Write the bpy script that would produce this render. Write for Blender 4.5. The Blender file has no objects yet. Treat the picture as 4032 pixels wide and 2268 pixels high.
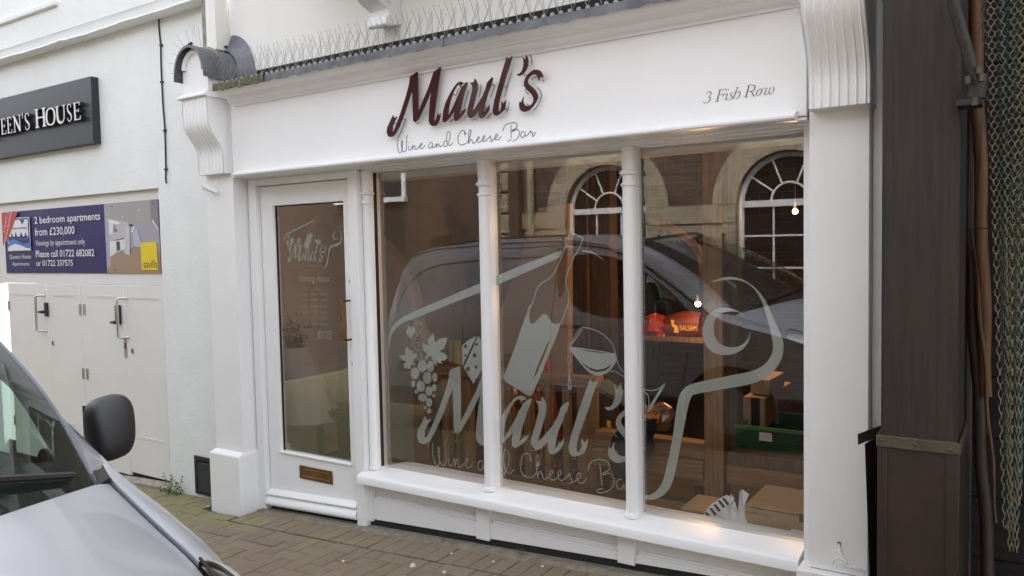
import bpy, bmesh, math, random
from mathutils import Vector, Matrix
from mathutils.geometry import tessellate_polygon
random.seed(7)
R = math.radians
scene = bpy.context.scene
C = scene.collection

# ------------------------------------------------------------------ camera
YAW, PITCH, ROLL, FPX = R(33.2), R(2.977), R(1.128), 3090.0
CAM = Vector((0.0, -3.5, 1.6))
fw = Vector((-math.sin(YAW)*math.cos(PITCH), math.cos(YAW)*math.cos(PITCH), -math.sin(PITCH)))
r0 = Vector((math.cos(YAW), math.sin(YAW), 0)); d0 = fw.cross(r0)
rt = r0*math.cos(ROLL)+d0*math.sin(ROLL); dn = d0*math.cos(ROLL)-r0*math.sin(ROLL)
cd = bpy.data.cameras.new('camera'); cam = bpy.data.objects.new('camera', cd); C.objects.link(cam)
cam.matrix_world = Matrix(((rt.x, -dn.x, -fw.x, CAM.x), (rt.y, -dn.y, -fw.y, CAM.y), (rt.z, -dn.z, -fw.z, CAM.z), (0, 0, 0, 1)))
cd.sensor_width = 36; cd.lens = FPX/4032*36; cd.clip_start = 0.05; cd.clip_end = 300
scene.camera = cam

# ------------------------------------------------------------------ light: overcast sky in a narrow street
w = bpy.data.worlds.new('World'); scene.world = w; w.use_nodes = True
nt = w.node_tree; nt.nodes.clear()
sky = nt.nodes.new('ShaderNodeTexSky'); sky.sky_type = 'NISHITA'; sky.sun_disc = False
SUN_EL, SUN_ROT = R(46), R(12)
sky.sun_elevation = SUN_EL; sky.sun_rotation = SUN_ROT
sky.air_density = 1.0; sky.dust_density = 4.0; sky.ozone_density = 1.0
hs = nt.nodes.new('ShaderNodeHueSaturation'); hs.inputs['Saturation'].default_value = 0.24
bg = nt.nodes.new('ShaderNodeBackground'); bg.inputs['Strength'].default_value = 0.15
wo = nt.nodes.new('ShaderNodeOutputWorld')
nt.links.new(sky.outputs[0], hs.inputs['Color']); nt.links.new(hs.outputs[0], bg.inputs[0]); nt.links.new(bg.outputs[0], wo.inputs[0])
sd = bpy.data.lights.new('sun', 'SUN'); sun = bpy.data.objects.new('sun', sd); C.objects.link(sun)
sd.energy = 0.6; sd.angle = R(30); sd.color = (1.0, 0.99, 0.98)
# sun_rotation is measured from +Y clockwise
sv = Vector((math.sin(SUN_ROT)*math.cos(SUN_EL), math.cos(SUN_ROT)*math.cos(SUN_EL), math.sin(SUN_EL)))
sun.rotation_euler = sv.to_track_quat('Z', 'Y').to_euler()
scene.view_settings.view_transform = 'Standard'; scene.view_settings.look = 'None'
scene.view_settings.gamma = 1; scene.view_settings.use_curve_mapping = False
scene.view_settings.exposure = 2.42

# ------------------------------------------------------------------ helpers
def W(px, py, Y):
    """the point of the plane y = Y that the surveyed pixel (4032 x 2268 plan of the facade) stands for"""
    d = rt*((px-2016)/FPX)+dn*((py-1134)/FPX)+fw
    return CAM+d*((Y-CAM.y)/d.y)
def WM(px, py, Y):
    """the same for a thing seen mirrored in the shop glass (plane y = 0): real place in front of it"""
    p = W(px, py, Y); return Vector((p.x, -p.y, p.z))
def gz(x): return 0.05*x+0.09        # the street climbs gently towards +x

ROOTS = {}
def tag(o, label=None, cat=None, group=None, kind=None):
    if label: o['label'] = label
    if cat: o['category'] = cat
    if group: o['group'] = group
    if kind: o['kind'] = kind
    return o
def thing(name, label, cat, loc=(0, 0, 0), group=None):
    o = bpy.data.objects.new(name, None); C.objects.link(o); o.location = loc; o.empty_display_size = .1
    return tag(o, label, cat, group)
def origin(o):
    v = Vector((0, 0, 0))
    while o is not None: v += Vector(o.location); o = o.parent
    return v
def link(name, me, parent=None, mat=None, loc=None):
    o = bpy.data.objects.new(name, me); C.objects.link(o)
    if mat is not None and me is not None and not me.materials: me.materials.append(mat)
    if parent is not None: o.parent = parent
    if loc is not None: o.location = loc
    return o

class MB:
    def __init__(s): s.v = []; s.f = []; s.m = []
    def add(s, vs, fs, mi=0):
        n = len(s.v); s.v += [Vector(p) for p in vs]
        for f in fs: s.f.append([n+i for i in f]); s.m.append(mi)
        return s
    def box(s, x0, x1, y0, y1, z0, z1, mi=0):
        vs = [(x, y, z) for z in (z0, z1) for y in (y0, y1) for x in (x0, x1)]
        return s.add(vs, [(0, 2, 3, 1), (4, 5, 7, 6), (0, 1, 5, 4), (2, 6, 7, 3), (0, 4, 6, 2), (1, 3, 7, 5)], mi)
    def obox(s, c, ax, ay, az, mi=0):
        c, ax, ay, az = map(Vector, (c, ax, ay, az))
        vs = [c+ax*i+ay*j+az*k for k in (-1, 1) for j in (-1, 1) for i in (-1, 1)]
        return s.add(vs, [(0, 2, 3, 1), (4, 5, 7, 6), (0, 1, 5, 4), (2, 6, 7, 3), (0, 4, 6, 2), (1, 3, 7, 5)], mi)
    def poly(s, loops, y0, y1, mi=0, axis='y'):
        """prism of a flat outline (with holes); axis y: outline in x,z  axis x: outline in y,z  axis z: outline in x,y"""
        def P(a, b, t):
            return (a, t, b) if axis == 'y' else ((t, a, b) if axis == 'x' else (a, b, t))
        tri = tessellate_polygon([[Vector((a, b, 0)) for a, b in L] for L in loops])
        flat = [p for L in loops for p in L]; n = len(flat)
        vs = [P(a, b, y0) for a, b in flat]+[P(a, b, y1) for a, b in flat]
        fs = [tuple(t) for t in tri]+[tuple(n+i for i in reversed(t)) for t in tri]
        k = 0
        for L in loops:
            m = len(L)
            for i in range(m): fs.append((k+i, k+(i+1) % m, n+k+(i+1) % m, n+k+i))
            k += m
        return s.add(vs, fs, mi)
    def tube(s, pts, r, n=8, mi=0, cap=True):
        pts = [Vector(p) for p in pts]; m = len(pts)
        rr = r if isinstance(r, (list, tuple)) else [r]*m
        up = None; vs = []
        for i, p in enumerate(pts):
            t = (pts[min(i+1, m-1)]-pts[max(i-1, 0)]).normalized()
            if up is None:
                up = Vector((0, 0, 1)) if abs(t.z) < .9 else Vector((1, 0, 0))
            up = (up-t*up.dot(t)).normalized(); b = t.cross(up)
            vs += [p+(up*math.cos(2*math.pi*k/n)+b*math.sin(2*math.pi*k/n))*rr[i] for k in range(n)]
        fs = [(i*n+k, i*n+(k+1) % n, (i+1)*n+(k+1) % n, (i+1)*n+k) for i in range(m-1) for k in range(n)]
        if cap: fs += [tuple(range(n-1, -1, -1)), tuple((m-1)*n+k for k in range(n))]
        return s.add(vs, fs, mi)
    def lathe(s, prof, cx, cy, n=16, mi=0):
        vs = [(cx+r*math.cos(2*math.pi*k/n), cy+r*math.sin(2*math.pi*k/n), z) for r, z in prof for k in range(n)]
        m = len(prof)
        fs = [(i*n+k, i*n+(k+1) % n, (i+1)*n+(k+1) % n, (i+1)*n+k) for i in range(m-1) for k in range(n)]
        fs += [tuple(range(n-1, -1, -1)), tuple((m-1)*n+k for k in range(n))]
        return s.add(vs, fs, mi)
    def grid(s, rows, mi=0, close=False):
        n = len(rows[0]); m = len(rows)
        vs = [p for r in rows for p in r]
        fs = [(i*n+k, i*n+k+1, (i+1)*n+k+1, (i+1)*n+k) for i in range(m-1) for k in range(n-1)]
        return s.add(vs, fs, mi)
    def ribbon(s, pts, wd, y0, y1, mi=0, closed=False):
        """flat stroke in the x,z plane, given width (number or list), thickness y0..y1"""
        m = len(pts); ws = wd if isinstance(wd, (list, tuple)) else [wd]*m
        A = []; B = []
        for i, p in enumerate(pts):
            a = Vector(pts[(i-1) % m] if closed or i > 0 else pts[0]); b = Vector(pts[(i+1) % m] if closed or i < m-1 else pts[-1])
            t = (b-a); t = t.normalized() if t.length > 1e-9 else Vector((1, 0)); q = Vector((-t.y, t.x))*ws[i]*.5; p = Vector(p)
            A.append(p+q); B.append(p-q)
        vs = []; 
        for i in range(m): vs += [(A[i].x, y0, A[i].y), (B[i].x, y0, B[i].y), (A[i].x, y1, A[i].y), (B[i].x, y1, B[i].y)]
        fs = []
        for i in range(m if closed else m-1):
            a = 4*i; b = 4*((i+1) % m)
            fs += [(a, b, b+1, a+1), (a+2, a+3, b+3, b+2), (a, a+2, b+2, b), (a+1, b+1, b+3, a+3)]
        return s.add(vs, fs, mi)
    def build(s, name, mat, parent=None, smooth=False, bevel=0, seg=2, angle=40, recalc=True, sep=None):
        if sep: return s.each(name, mat, parent, smooth, bevel)
        me = bpy.data.meshes.new(name)
        off = origin(parent) if parent is not None else Vector((0, 0, 0))
        me.from_pydata([tuple(p-off) for p in s.v], [], s.f)
        mats = mat if isinstance(mat, (list, tuple)) else [mat]
        for m_ in mats: me.materials.append(m_)
        if len(mats) > 1: me.polygons.foreach_set('material_index', s.m)
        if recalc:
            b = bmesh.new(); b.from_mesh(me); bmesh.ops.recalc_face_normals(b, faces=b.faces); b.to_mesh(me); b.free()
        if smooth:
            me.shade_smooth()
            try: me.set_sharp_from_angle(angle=R(angle))
            except Exception: pass
        o = link(name, me, parent)
        if bevel and sep is None:
            md = o.modifiers.new('edge', 'BEVEL'); md.width = bevel; md.segments = seg; md.limit_method = 'ANGLE'; md.angle_limit = R(35); md.harden_normals = False
            me.shade_smooth()
            try: me.set_sharp_from_angle(angle=R(30))
            except Exception: pass
        return o

def _each(s, name, mat, parent, smooth, bevel):
    """every loose piece becomes an object of its own"""
    par = list(range(len(s.v)))
    def fd(i):
        while par[i] != i: par[i] = par[par[i]]; i = par[i]
        return i
    for f in s.f:
        for i in f[1:]: par[fd(i)] = fd(f[0])
    groups = {}
    for f in s.f: groups.setdefault(fd(f[0]), []).append(f)
    out = []
    for fs in groups.values():
        ids = sorted({i for f in fs for i in f}); mp = {i: k for k, i in enumerate(ids)}
        b = MB(); b.add([s.v[i] for i in ids], [[mp[i] for i in f] for f in fs]); out.append(b.build(name, mat, parent, smooth, bevel))
    return out
MB.each = _each

def cr(pts, sub=5, closed=False):
    """Catmull-Rom through points of any dimension"""
    P = [Vector(p) for p in pts]; n = len(P); out = []
    rng = range(n) if closed else range(n-1)
    for i in rng:
        if closed: a, b, c, d = P[(i-1) % n], P[i], P[(i+1) % n], P[(i+2) % n]
        else: a, b, c, d = P[max(i-1, 0)], P[i], P[i+1], P[min(i+2, n-1)]
        for k in range(sub):
            t = k/sub
            out.append(.5*((2*b)+(c-a)*t+(2*a-5*b+4*c-d)*t*t+(3*b-a-3*c+d)*t**3))
    if not closed: out.append(P[-1])
    return out
def lerp_tab(tab, x):
    """tab: list of (x, value...) sorted by x; returns tuple"""
    if x <= tab[0][0]: return tab[0][1:]
    for a, b in zip(tab, tab[1:]):
        if x <= b[0]:
            t = (x-a[0])/(b[0]-a[0]); return tuple(p+(q-p)*t for p, q in zip(a[1:], b[1:]))
    return tab[-1][1:]

def text_mesh(txt, x0, x1, z0, z1, y, parent, mat, name='lettering', shear=0, thick=.0006, rot=0, bold=0):
    """flat printed text fitted into the box x0..x1, z0..z1 of the plane y"""
    cu = bpy.data.curves.new(name, 'FONT'); cu.body = txt; cu.shear = shear; cu.size = 1; cu.offset = bold; cu.resolution_u = 3
    o = bpy.data.objects.new(name, cu); C.objects.link(o)
    dg = bpy.context.evaluated_depsgraph_get(); dg.update()
    me = bpy.data.meshes.new_from_object(o.evaluated_get(dg))
    bpy.data.objects.remove(o)
    if not me.vertices: return None
    xs = [v.co.x for v in me.vertices]; ys = [v.co.y for v in me.vertices]
    ax, bx, ay, by = min(xs), max(xs), min(ys), max(ys)
    off = origin(parent) if parent is not None else Vector((0, 0, 0))
    cx, cz = (x0+x1)/2, (z0+z1)/2
    for v in me.vertices:
        X = (v.co.x-ax)/(bx-ax)*(x1-x0)+x0; Z = (v.co.y-ay)/(by-ay)*(z1-z0)+z0
        if rot:
            dx, dz = X-cx, Z-cz; X = cx+dx*math.cos(rot)-dz*math.sin(rot); Z = cz+dx*math.sin(rot)+dz*math.cos(rot)
        v.co = Vector((X, y, Z))-off
    me.materials.clear(); me.materials.append(mat)
    return link(name, me, parent)

# ------------------------------------------------------------------ materials
def mat(name, col, rough=.5, metal=0, noise=0, nscale=8, bump=0, bscale=60, coat=0, spec=.5, col2=None, stretch=None, detail=6):
    m = bpy.data.materials.new(name); m.use_nodes = True; t = m.node_tree; b = t.nodes['Principled BSDF']
    b.inputs['Base Color'].default_value = (*col, 1); b.inputs['Roughness'].default_value = rough; b.inputs['Metallic'].default_value = metal
    b.inputs['Specular IOR Level'].default_value = spec
    if coat: b.inputs['Coat Weight'].default_value = coat; b.inputs['Coat Roughness'].default_value = .04
    tc = t.nodes.new('ShaderNodeTexCoord'); src = tc.outputs['Object']
    if stretch:
        mp = t.nodes.new('ShaderNodeMapping'); mp.inputs['Scale'].default_value = stretch; t.links.new(src, mp.inputs[0]); src = mp.outputs[0]
    if noise:
        n = t.nodes.new('ShaderNodeTexNoise'); n.inputs['Scale'].default_value = nscale; n.inputs['Detail'].default_value = detail; n.inputs['Roughness'].default_value = .6
        t.links.new(src, n.inputs['Vector'])
        r = t.nodes.new('ShaderNodeValToRGB'); c2 = col2 or tuple(c*(1-noise) for c in col)
        r.color_ramp.elements[0].position = .35; r.color_ramp.elements[1].position = .65
        r.color_ramp.elements[0].color = (*c2, 1); r.color_ramp.elements[1].color = (*col, 1)
        t.links.new(n.outputs[0], r.inputs[0]); t.links.new(r.outputs[0], b.inputs['Base Color'])
    if bump:
        n2 = t.nodes.new('ShaderNodeTexNoise'); n2.inputs['Scale'].default_value = bscale; n2.inputs['Detail'].default_value = 4
        t.links.new(src, n2.inputs['Vector'])
        bp = t.nodes.new('ShaderNodeBump'); bp.inputs['Strength'].default_value = bump; bp.inputs['Distance'].default_value = .01
        t.links.new(n2.outputs[0], bp.inputs['Height']); t.links.new(bp.outputs[0], b.inputs['Normal'])
    return m
def glass_mat(name, tint=(.93, .95, .94), mult=2.2, rough=0.0, f0=.04):
    m = bpy.data.materials.new(name); m.use_nodes = True; t = m.node_tree; t.nodes.clear()
    N = t.nodes.new; L = t.links.new
    g = N('ShaderNodeNewGeometry'); dp = N('ShaderNodeVectorMath'); dp.operation = 'DOT_PRODUCT'
    L(g.outputs['Normal'], dp.inputs[0]); L(g.outputs['Incoming'], dp.inputs[1])
    def mth(op, a, b=None, clamp=False):
        n = N('ShaderNodeMath'); n.operation = op; n.use_clamp = clamp
        for i, q in enumerate((a, b)):
            if q is None: continue
            if isinstance(q, (int, float)): n.inputs[i].default_value = q
            else: L(q, n.inputs[i])
        return n.outputs[0]
    c = mth('ABSOLUTE', dp.outputs['Value']); k = mth('POWER', mth('SUBTRACT', 1.0, c, True), 5.0)
    F = mth('MULTIPLY', mth('ADD', mth('MULTIPLY', k, 1-f0), f0), mult, True)
    tr = N('ShaderNodeBsdfTransparent'); tr.inputs[0].default_value = (*tint, 1)
    gl = N('ShaderNodeBsdfGlossy'); gl.inputs['Roughness'].default_value = rough; gl.inputs[0].default_value = (1, 1, 1, 1)
    mx = N('ShaderNodeMixShader'); o = N('ShaderNodeOutputMaterial')
    L(F, mx.inputs[0]); L(tr.outputs[0], mx.inputs[1]); L(gl.outputs[0], mx.inputs[2]); L(mx.outputs[0], o.inputs[0])
    return m
def emis(name, col, s):
    m = bpy.data.materials.new(name); m.use_nodes = True; t = m.node_tree; t.nodes.clear()
    e = t.nodes.new('ShaderNodeEmission'); e.inputs[0].default_value = (*col, 1); e.inputs[1].default_value = s
    o = t.nodes.new('ShaderNodeOutputMaterial'); t.links.new(e.outputs[0], o.inputs[0]); return m
def film_mat(name, col, clear):
    m = bpy.data.materials.new(name); m.use_nodes = True; t = m.node_tree; t.nodes.clear()
    d = t.nodes.new('ShaderNodeBsdfDiffuse'); d.inputs[0].default_value = (*col, 1)
    tr = t.nodes.new('ShaderNodeBsdfTransparent'); mx = t.nodes.new('ShaderNodeMixShader'); mx.inputs[0].default_value = clear
    o = t.nodes.new('ShaderNodeOutputMaterial')
    t.links.new(d.outputs[0], mx.inputs[1]); t.links.new(tr.outputs[0], mx.inputs[2]); t.links.new(mx.outputs[0], o.inputs[0]); return m
def wood_mat(name, col, dark, vertical=True, rough=.6, scale=1.0):
    st = (30*scale, 30*scale, 1.6*scale) if vertical else (1.6*scale, 30*scale, 30*scale)
    return mat(name, col, rough, noise=.5, nscale=1.6, col2=dark, stretch=st, bump=.25, bscale=3)
def brick_mat(name, c1, c2, mortar, scale=1.0, plane='xz'):
    m = bpy.data.materials.new(name); m.use_nodes = True; t = m.node_tree; b = t.nodes['Principled BSDF']; b.inputs['Roughness'].default_value = .85
    tc = t.nodes.new('ShaderNodeTexCoord'); sp = t.nodes.new('ShaderNodeSeparateXYZ'); cb = t.nodes.new('ShaderNodeCombineXYZ')
    t.links.new(tc.outputs['Object'], sp.inputs[0]); t.links.new(sp.outputs[0 if plane == 'xz' else 1], cb.inputs[0]); t.links.new(sp.outputs[2], cb.inputs[1])
    br = t.nodes.new('ShaderNodeTexBrick'); br.inputs['Scale'].default_value = scale
    br.inputs['Color1'].default_value = (*c1, 1); br.inputs['Color2'].default_value = (*c2, 1); br.inputs['Mortar'].default_value = (*mortar, 1)
    br.inputs['Brick Width'].default_value = .225; br.inputs['Row Height'].default_value = .075; br.inputs['Mortar Size'].default_value = .006
    t.links.new(cb.outputs[0], br.inputs['Vector'])
    n = t.nodes.new('ShaderNodeTexNoise'); n.inputs['Scale'].default_value = 3; t.links.new(tc.outputs['Object'], n.inputs['Vector'])
    mx = t.nodes.new('ShaderNodeMix'); mx.data_type = 'RGBA'; mx.blend_type = 'MULTIPLY'; mx.inputs[0].default_value = .6
    t.links.new(br.outputs[0], mx.inputs[6]); t.links.new(n.outputs[0], mx.inputs[7]); t.links.new(mx.outputs[2], b.inputs['Base Color'])
    bp = t.nodes.new('ShaderNodeBump'); bp.inputs['Strength'].default_value = .5; bp.inputs['Distance'].default_value = .01; bp.invert = True
    t.links.new(br.outputs['Fac'], bp.inputs['Height']); t.links.new(bp.outputs[0], b.inputs['Normal'])
    return m

M = {}
M['white'] = mat('white gloss paint', (.87, .87, .865), .32, noise=.03, nscale=2.5, bump=.06, bscale=14)
M['render'] = mat('painted render', (.83, .85, .84), .75, noise=.06, nscale=3, bump=.25, bscale=45)
M['cream'] = mat('cream render', (.85, .84, .80), .75, noise=.05, nscale=2, bump=.15, bscale=30)
M['lead'] = mat('lead sheet', (.20, .21, .23), .55, metal=.35, noise=.45, nscale=9, bump=.2, bscale=12)
M['mosslead'] = mat('mossy lead', (.155, .155, .09), .85, noise=.5, nscale=30, col2=(.07, .07, .045), bump=.5, bscale=40)
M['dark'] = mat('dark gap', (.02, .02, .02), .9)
M['burg'] = mat('burgundy acrylic', (.045, .006, .010), .12, coat=.3)
M['black'] = mat('black ink', (.012, .012, .012), .5)
M['grey ink'] = mat('grey ink', (.055, .055, .06), .5)
M['steel'] = mat('brushed steel', (.62, .60, .57), .28, metal=1)
M['wire'] = mat('spike wire', (.25, .24, .22), .45, metal=.8)
M['plastic clear'] = mat('weathered plastic', (.34, .335, .31), .4)
M['brass'] = mat('aged brass', (.33, .19, .07), .38, metal=.85, noise=.35, nscale=14)
M['anth'] = mat('anthracite sheet', (.030, .032, .038), .42, metal=.1)
M['letter'] = mat('satin letter face', (.72, .72, .73), .35, metal=.0)
M['blackplastic'] = mat('black plastic', (.016, .016, .017), .42, bump=.2, bscale=500)
M['film'] = film_mat('etched film', (.50, .51, .475), .30)
M['film faint'] = film_mat('faint etched film', (.42, .43, .40), .50)
M['glass'] = glass_mat('shop glass', (.92, .94, .93), 3.5)
M['doorglass'] = glass_mat('door glass', (.92, .94, .93), 5.0)
# ================================================================== SETTING: ground
def paver_mat():
    m = mat('clay paver', (.16, .105, .075), .8); t = m.node_tree; b = t.nodes['Principled BSDF']; N = t.nodes.new; L = t.links.new
    g = N('ShaderNodeNewGeometry'); oi = N('ShaderNodeObjectInfo')
    n = N('ShaderNodeTexNoise'); n.inputs['Scale'].default_value = 5; n.inputs['Detail'].default_value = 8; L(g.outputs['Position'], n.inputs['Vector'])
    wn = N('ShaderNodeTexNoise'); wn.inputs['Scale'].default_value = 55; wn.inputs['Detail'].default_value = 6; L(g.outputs['Position'], wn.inputs['Vector'])
    r = N('ShaderNodeValToRGB'); e = r.color_ramp.elements; e[0].color = (.155, .112, .076, 1); e[1].color = (.265, .208, .142, 1)
    ad = N('ShaderNodeMath'); ad.operation = 'MULTIPLY_ADD'; ad.inputs[1].default_value = .26; L(oi.outputs['Random'], ad.inputs[0]); 
    h = N('ShaderNodeMath'); h.operation = 'MULTIPLY'; h.inputs[1].default_value = .6; L(wn.outputs[0], h.inputs[0]); L(h.outputs[0], ad.inputs[2])
    L(ad.outputs[0], r.inputs[0])
    # green algae: stains with their own patchy outline, thickest on the damp side by the plinth
    sp = N('ShaderNodeSeparateXYZ'); L(g.outputs['Position'], sp.inputs[0])
    mr = N('ShaderNodeMapRange'); mr.inputs[1].default_value = -3.6; mr.inputs[2].default_value = -5.0; mr.inputs[3].default_value = -.02; mr.inputs[4].default_value = .30; L(sp.outputs[0], mr.inputs[0])
    a2 = N('ShaderNodeMath'); a2.operation = 'ADD'; L(n.outputs[0], a2.inputs[0]); L(mr.outputs[0], a2.inputs[1])
    rr = N('ShaderNodeValToRGB'); rr.color_ramp.elements[0].position = .52; rr.color_ramp.elements[1].position = .74; L(a2.outputs[0], rr.inputs[0])
    mx = N('ShaderNodeMix'); mx.data_type = 'RGBA'; L(rr.outputs[0], mx.inputs[0]); L(r.outputs[0], mx.inputs[6]); mx.inputs[7].default_value = (.215, .195, .095, 1)
    L(mx.outputs[2], b.inputs['Base Color'])
    bp = N('ShaderNodeBump'); bp.inputs['Strength'].default_value = .35; bp.inputs['Distance'].default_value = .006; L(wn.outputs[0], bp.inputs['Height']); L(bp.outputs[0], b.inputs['Normal'])
    return m
M['paver'] = paver_mat()
M['sand'] = mat('jointing sand', (.07, .058, .038), .95, noise=.5, nscale=20, bump=.4, bscale=90)
M['mortar'] = mat('mortar fillet', (.26, .23, .17), .9, noise=.4, nscale=18, bump=.6, bscale=60)

b = MB(); b.add([(-60, -40, gz(-60)-.014), (40, -40, gz(40)-.014), (40, 30, gz(40)-.014), (-60, 30, gz(-60)-.014)], [(0, 1, 2, 3)])
ground = b.build('ground', M['sand']); tag(ground, 'brown clay paver street sloping up to the right', kind='structure')
def paver_verts(hx, hy, c=.006):
    out = []
    for z, k in ((-.05, 0), (-c*.7, 0), (0, c)):
        for sx, sy in ((-1, -1), (1, -1), (1, 1), (-1, 1)):
            x = sx*(hx-k); y = sy*(hy-k); out.append((x, y, z+.05*x))
    fs = [(0, 1, 5, 4), (1, 2, 6, 5), (2, 3, 7, 6), (3, 0, 4, 7), (4, 5, 9, 8), (5, 6, 10, 9), (6, 7, 11, 10), (7, 4, 8, 11), (8, 9, 10, 11)]
    return out, fs
bricks = []
for i in range(-95, 15):
    for j in range(-64, 2):
        t = (i-j) % 4; x = i*.1; y = j*.1-.36
        if t == 0: bricks.append((x+.1, y+.05, 1))
        elif t == 3: bricks.append((x+.05, y+.1, 0))
def blocked(x, y, hx, hy):
    X0, X1, Y0, Y1 = x-hx, x+hx, y-hy, y+hy
    if X1 > -4.28 and Y1 > -.348: return True          # the soldier course lies here
    if X1 > -4.62 and Y1 > -.235: return True          # the pilaster plinth
    return Y1 > -.03
keep = []
for x, y, h in bricks:
    hx, hy = (.1, .05) if h else (.05, .1)
    if not blocked(x, y, hx, hy): keep.append((x, y, h))
occ = set()
for x, y, h in keep:
    ci, cj = round((x-.05)/.1-(.5 if h else 0)), round((y+.31)/.1-(0 if h else .5)); occ.add((ci, cj)); occ.add((ci+1, cj) if h else (ci, cj+1))
for i in range(-95, 15):
    for j in range(-64, 4):
        x, y = i*.1+.05, j*.1-.31
        if (i, j) not in occ and not blocked(x, y, .046, .046): keep.append((x, y, 2))     # cut half pavers along the edges
for k in range(36): keep.append((-4.22+k*.1, -.247, 0))
def seen(x, y):
    p = Vector((x, y, gz(x)))-CAM; d = p.dot(fw)
    if d < .2: return None
    u = 2016+FPX*p.dot(rt)/d; v = 1134+FPX*p.dot(dn)/d
    if -60 < u < 4092 and -60 < v < 2330 and y > -2.15 and -6.4 < x: return d
    return None
vis = sorted([(seen(x, y), x, y, h) for x, y, h in keep if seen(x, y)])[:300]
vset = {(q[1], q[2], q[3]) for q in vis}
pm = {}
DIM = {0: (.048, .098), 1: (.098, .048), 2: (.048, .048)}
for h in (0, 1, 2):
    vs, fs = paver_verts(*DIM[h])
    me = bpy.data.meshes.new('paver'); me.from_pydata(vs, [], fs); me.materials.append(M['paver']); pm[h] = me
for d, x, y, h in vis:
    o = link('paver', pm[h], ground, None, (x, y, gz(x)+random.uniform(-.002, .0025)))
    o.rotation_euler = (random.uniform(-.012, .012), random.uniform(-.012, .012), random.uniform(-.012, .012))
b = MB()
for x, y, h in keep:
    if (x, y, h) in vset: continue
    vs, fs = paver_verts(*DIM[h])
    dz = random.uniform(-.002, .002)
    b.add([(x+p[0], y+p[1], gz(x)+p[2]+dz) for p in vs], fs)
pv = b.build('paving', M['paver'], ground); pv['kind'] = 'stuff'
# mortar fillet along the shop base
b = MB(); rows = []
for k in range(60):
    x = -4.27+k*3.5/59; wv = .022+.012*math.sin(k*1.7)*math.sin(k*.6)
    rows.append([(x, -.06, gz(x)+.008), (x, -.115-wv, gz(x)+.005), (x, -.132-wv, gz(x)-.012)])
b.grid(rows).build('mortar_fillet', M['mortar'], ground, smooth=True)
# small pale stone chips lying about on the pavers
M['chip'] = mat('pale stone chip', (.62, .60, .52), .7)
chips = [(1626, 2230, .020, 'biggest cream stone chip lying on the pavers near the bottom edge'), (1750, 2256, .014, 'white stone chip right of the biggest cream chip at the bottom edge'),
         (1778, 2182, .010, 'small white stone chip nearest the base of the first riser board'), (1942, 2214, .010, 'small white stone chip on the pavers below the second riser post'),
         (2137, 2232, .010, 'square pale stone chip on the pavers at the foot of the middle riser board'), (1352, 2212, .011, 'grey flat stone chip on the pavers left of the biggest cream chip'),
         (820, 1996, .012, 'small white stone chip left of the plinth on the mossy pavers'), (1302, 2045, .010, 'small pale stone chip against the door weatherboard')]
for k, (px, py, r, lb) in enumerate(chips):
    d = rt*((px-2016)/FPX)+dn*((py-1134)/FPX)+fw
    t = (gz(0)-CAM.z)/(d.z-.05*d.x); p = CAM+d*t
    b = MB(); q = [(random.uniform(.6, 1)*r, a) for a in [k2*1.05 for k2 in range(6)]]
    b.add([(rr*math.cos(a), rr*math.sin(a), 0) for rr, a in q]+[(rr*.6*math.cos(a), rr*.6*math.sin(a), r*.6) for rr, a in q],
          [(i, (i+1) % 6, 6+(i+1) % 6, 6+i) for i in range(6)]+[(6, 7, 8, 9, 10, 11)])
    o = b.build('stone_chip', M['chip']); o.location = (p.x, p.y, p.z+.002); tag(o, lb, 'stone', 'stone chips scattered on the pavers')

# ================================================================== SHOPFRONT
SF = thing('shopfront', 'white painted timber shopfront with three window panes, glazed door and fluted console brackets', 'shopfront', (-2.5, 0, 0))
Wt = M['white']
# fascia and mouldings
MB().box(-4.29, -.735, -.21, -.06, 2.10, 2.60).build('fascia_board', Wt, SF, bevel=.003)
def mould(prof, x0, x1, name, m, mitre=0):
    b = MB(); n = len(prof); cx = [x0, x1]
    vs = []
    for k, x in enumerate(cx):
        for y, z in prof: vs.append((x+(mitre*(-y-.21) if k == 0 else 0)*-0, y, z))
    fs = [(i, (i+1) % n, n+(i+1) % n, n+i) for i in range(n)]+[tuple(range(n)), tuple(range(2*n-1, n-1, -1))]
    b.add(vs, fs); return b.build(name, m, SF, smooth=True, angle=28)
mould([(-.207, 2.122), (-.232, 2.119), (-.262, 2.108), (-.275, 2.099), (-.275, 2.090), (-.268, 2.083), (-.25, 2.0795), (-.207, 2.0795)], -4.215, -.768, 'fascia_moulding', Wt)
# cornice: ovolo, fillet, cyma
cor = [(-.2085, 2.530), (-.222, 2.530), (-.226, 2.541), (-.240, 2.546), (-.256, 2.552), (-.268, 2.562), (-.272, 2.572), (-.288, 2.574), (-.292, 2.582), (-.312, 2.588), (-.334, 2.598), (-.350, 2.611), (-.356, 2.620), (-.2085, 2.620)]
mould(cor, -4.245, -.735, 'cornice', Wt)
# soffit between fascia and window head, a few boards with small steps
b = MB(); b.box(-4.30, -.735, -.2065, -.125, 2.083, 2.0965); b.box(-4.30, -.735, -.123, -.065, 2.076, 2.0965); b.box(-3.30, -.77, -.063, -.012, 2.067, 2.0965); b.build('soffit', Wt, SF, bevel=.002, sep=1)
MB().box(-3.28, -.79, -.010, .055, 2.062, 2.15).build('window_head', Wt, SF)
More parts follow.
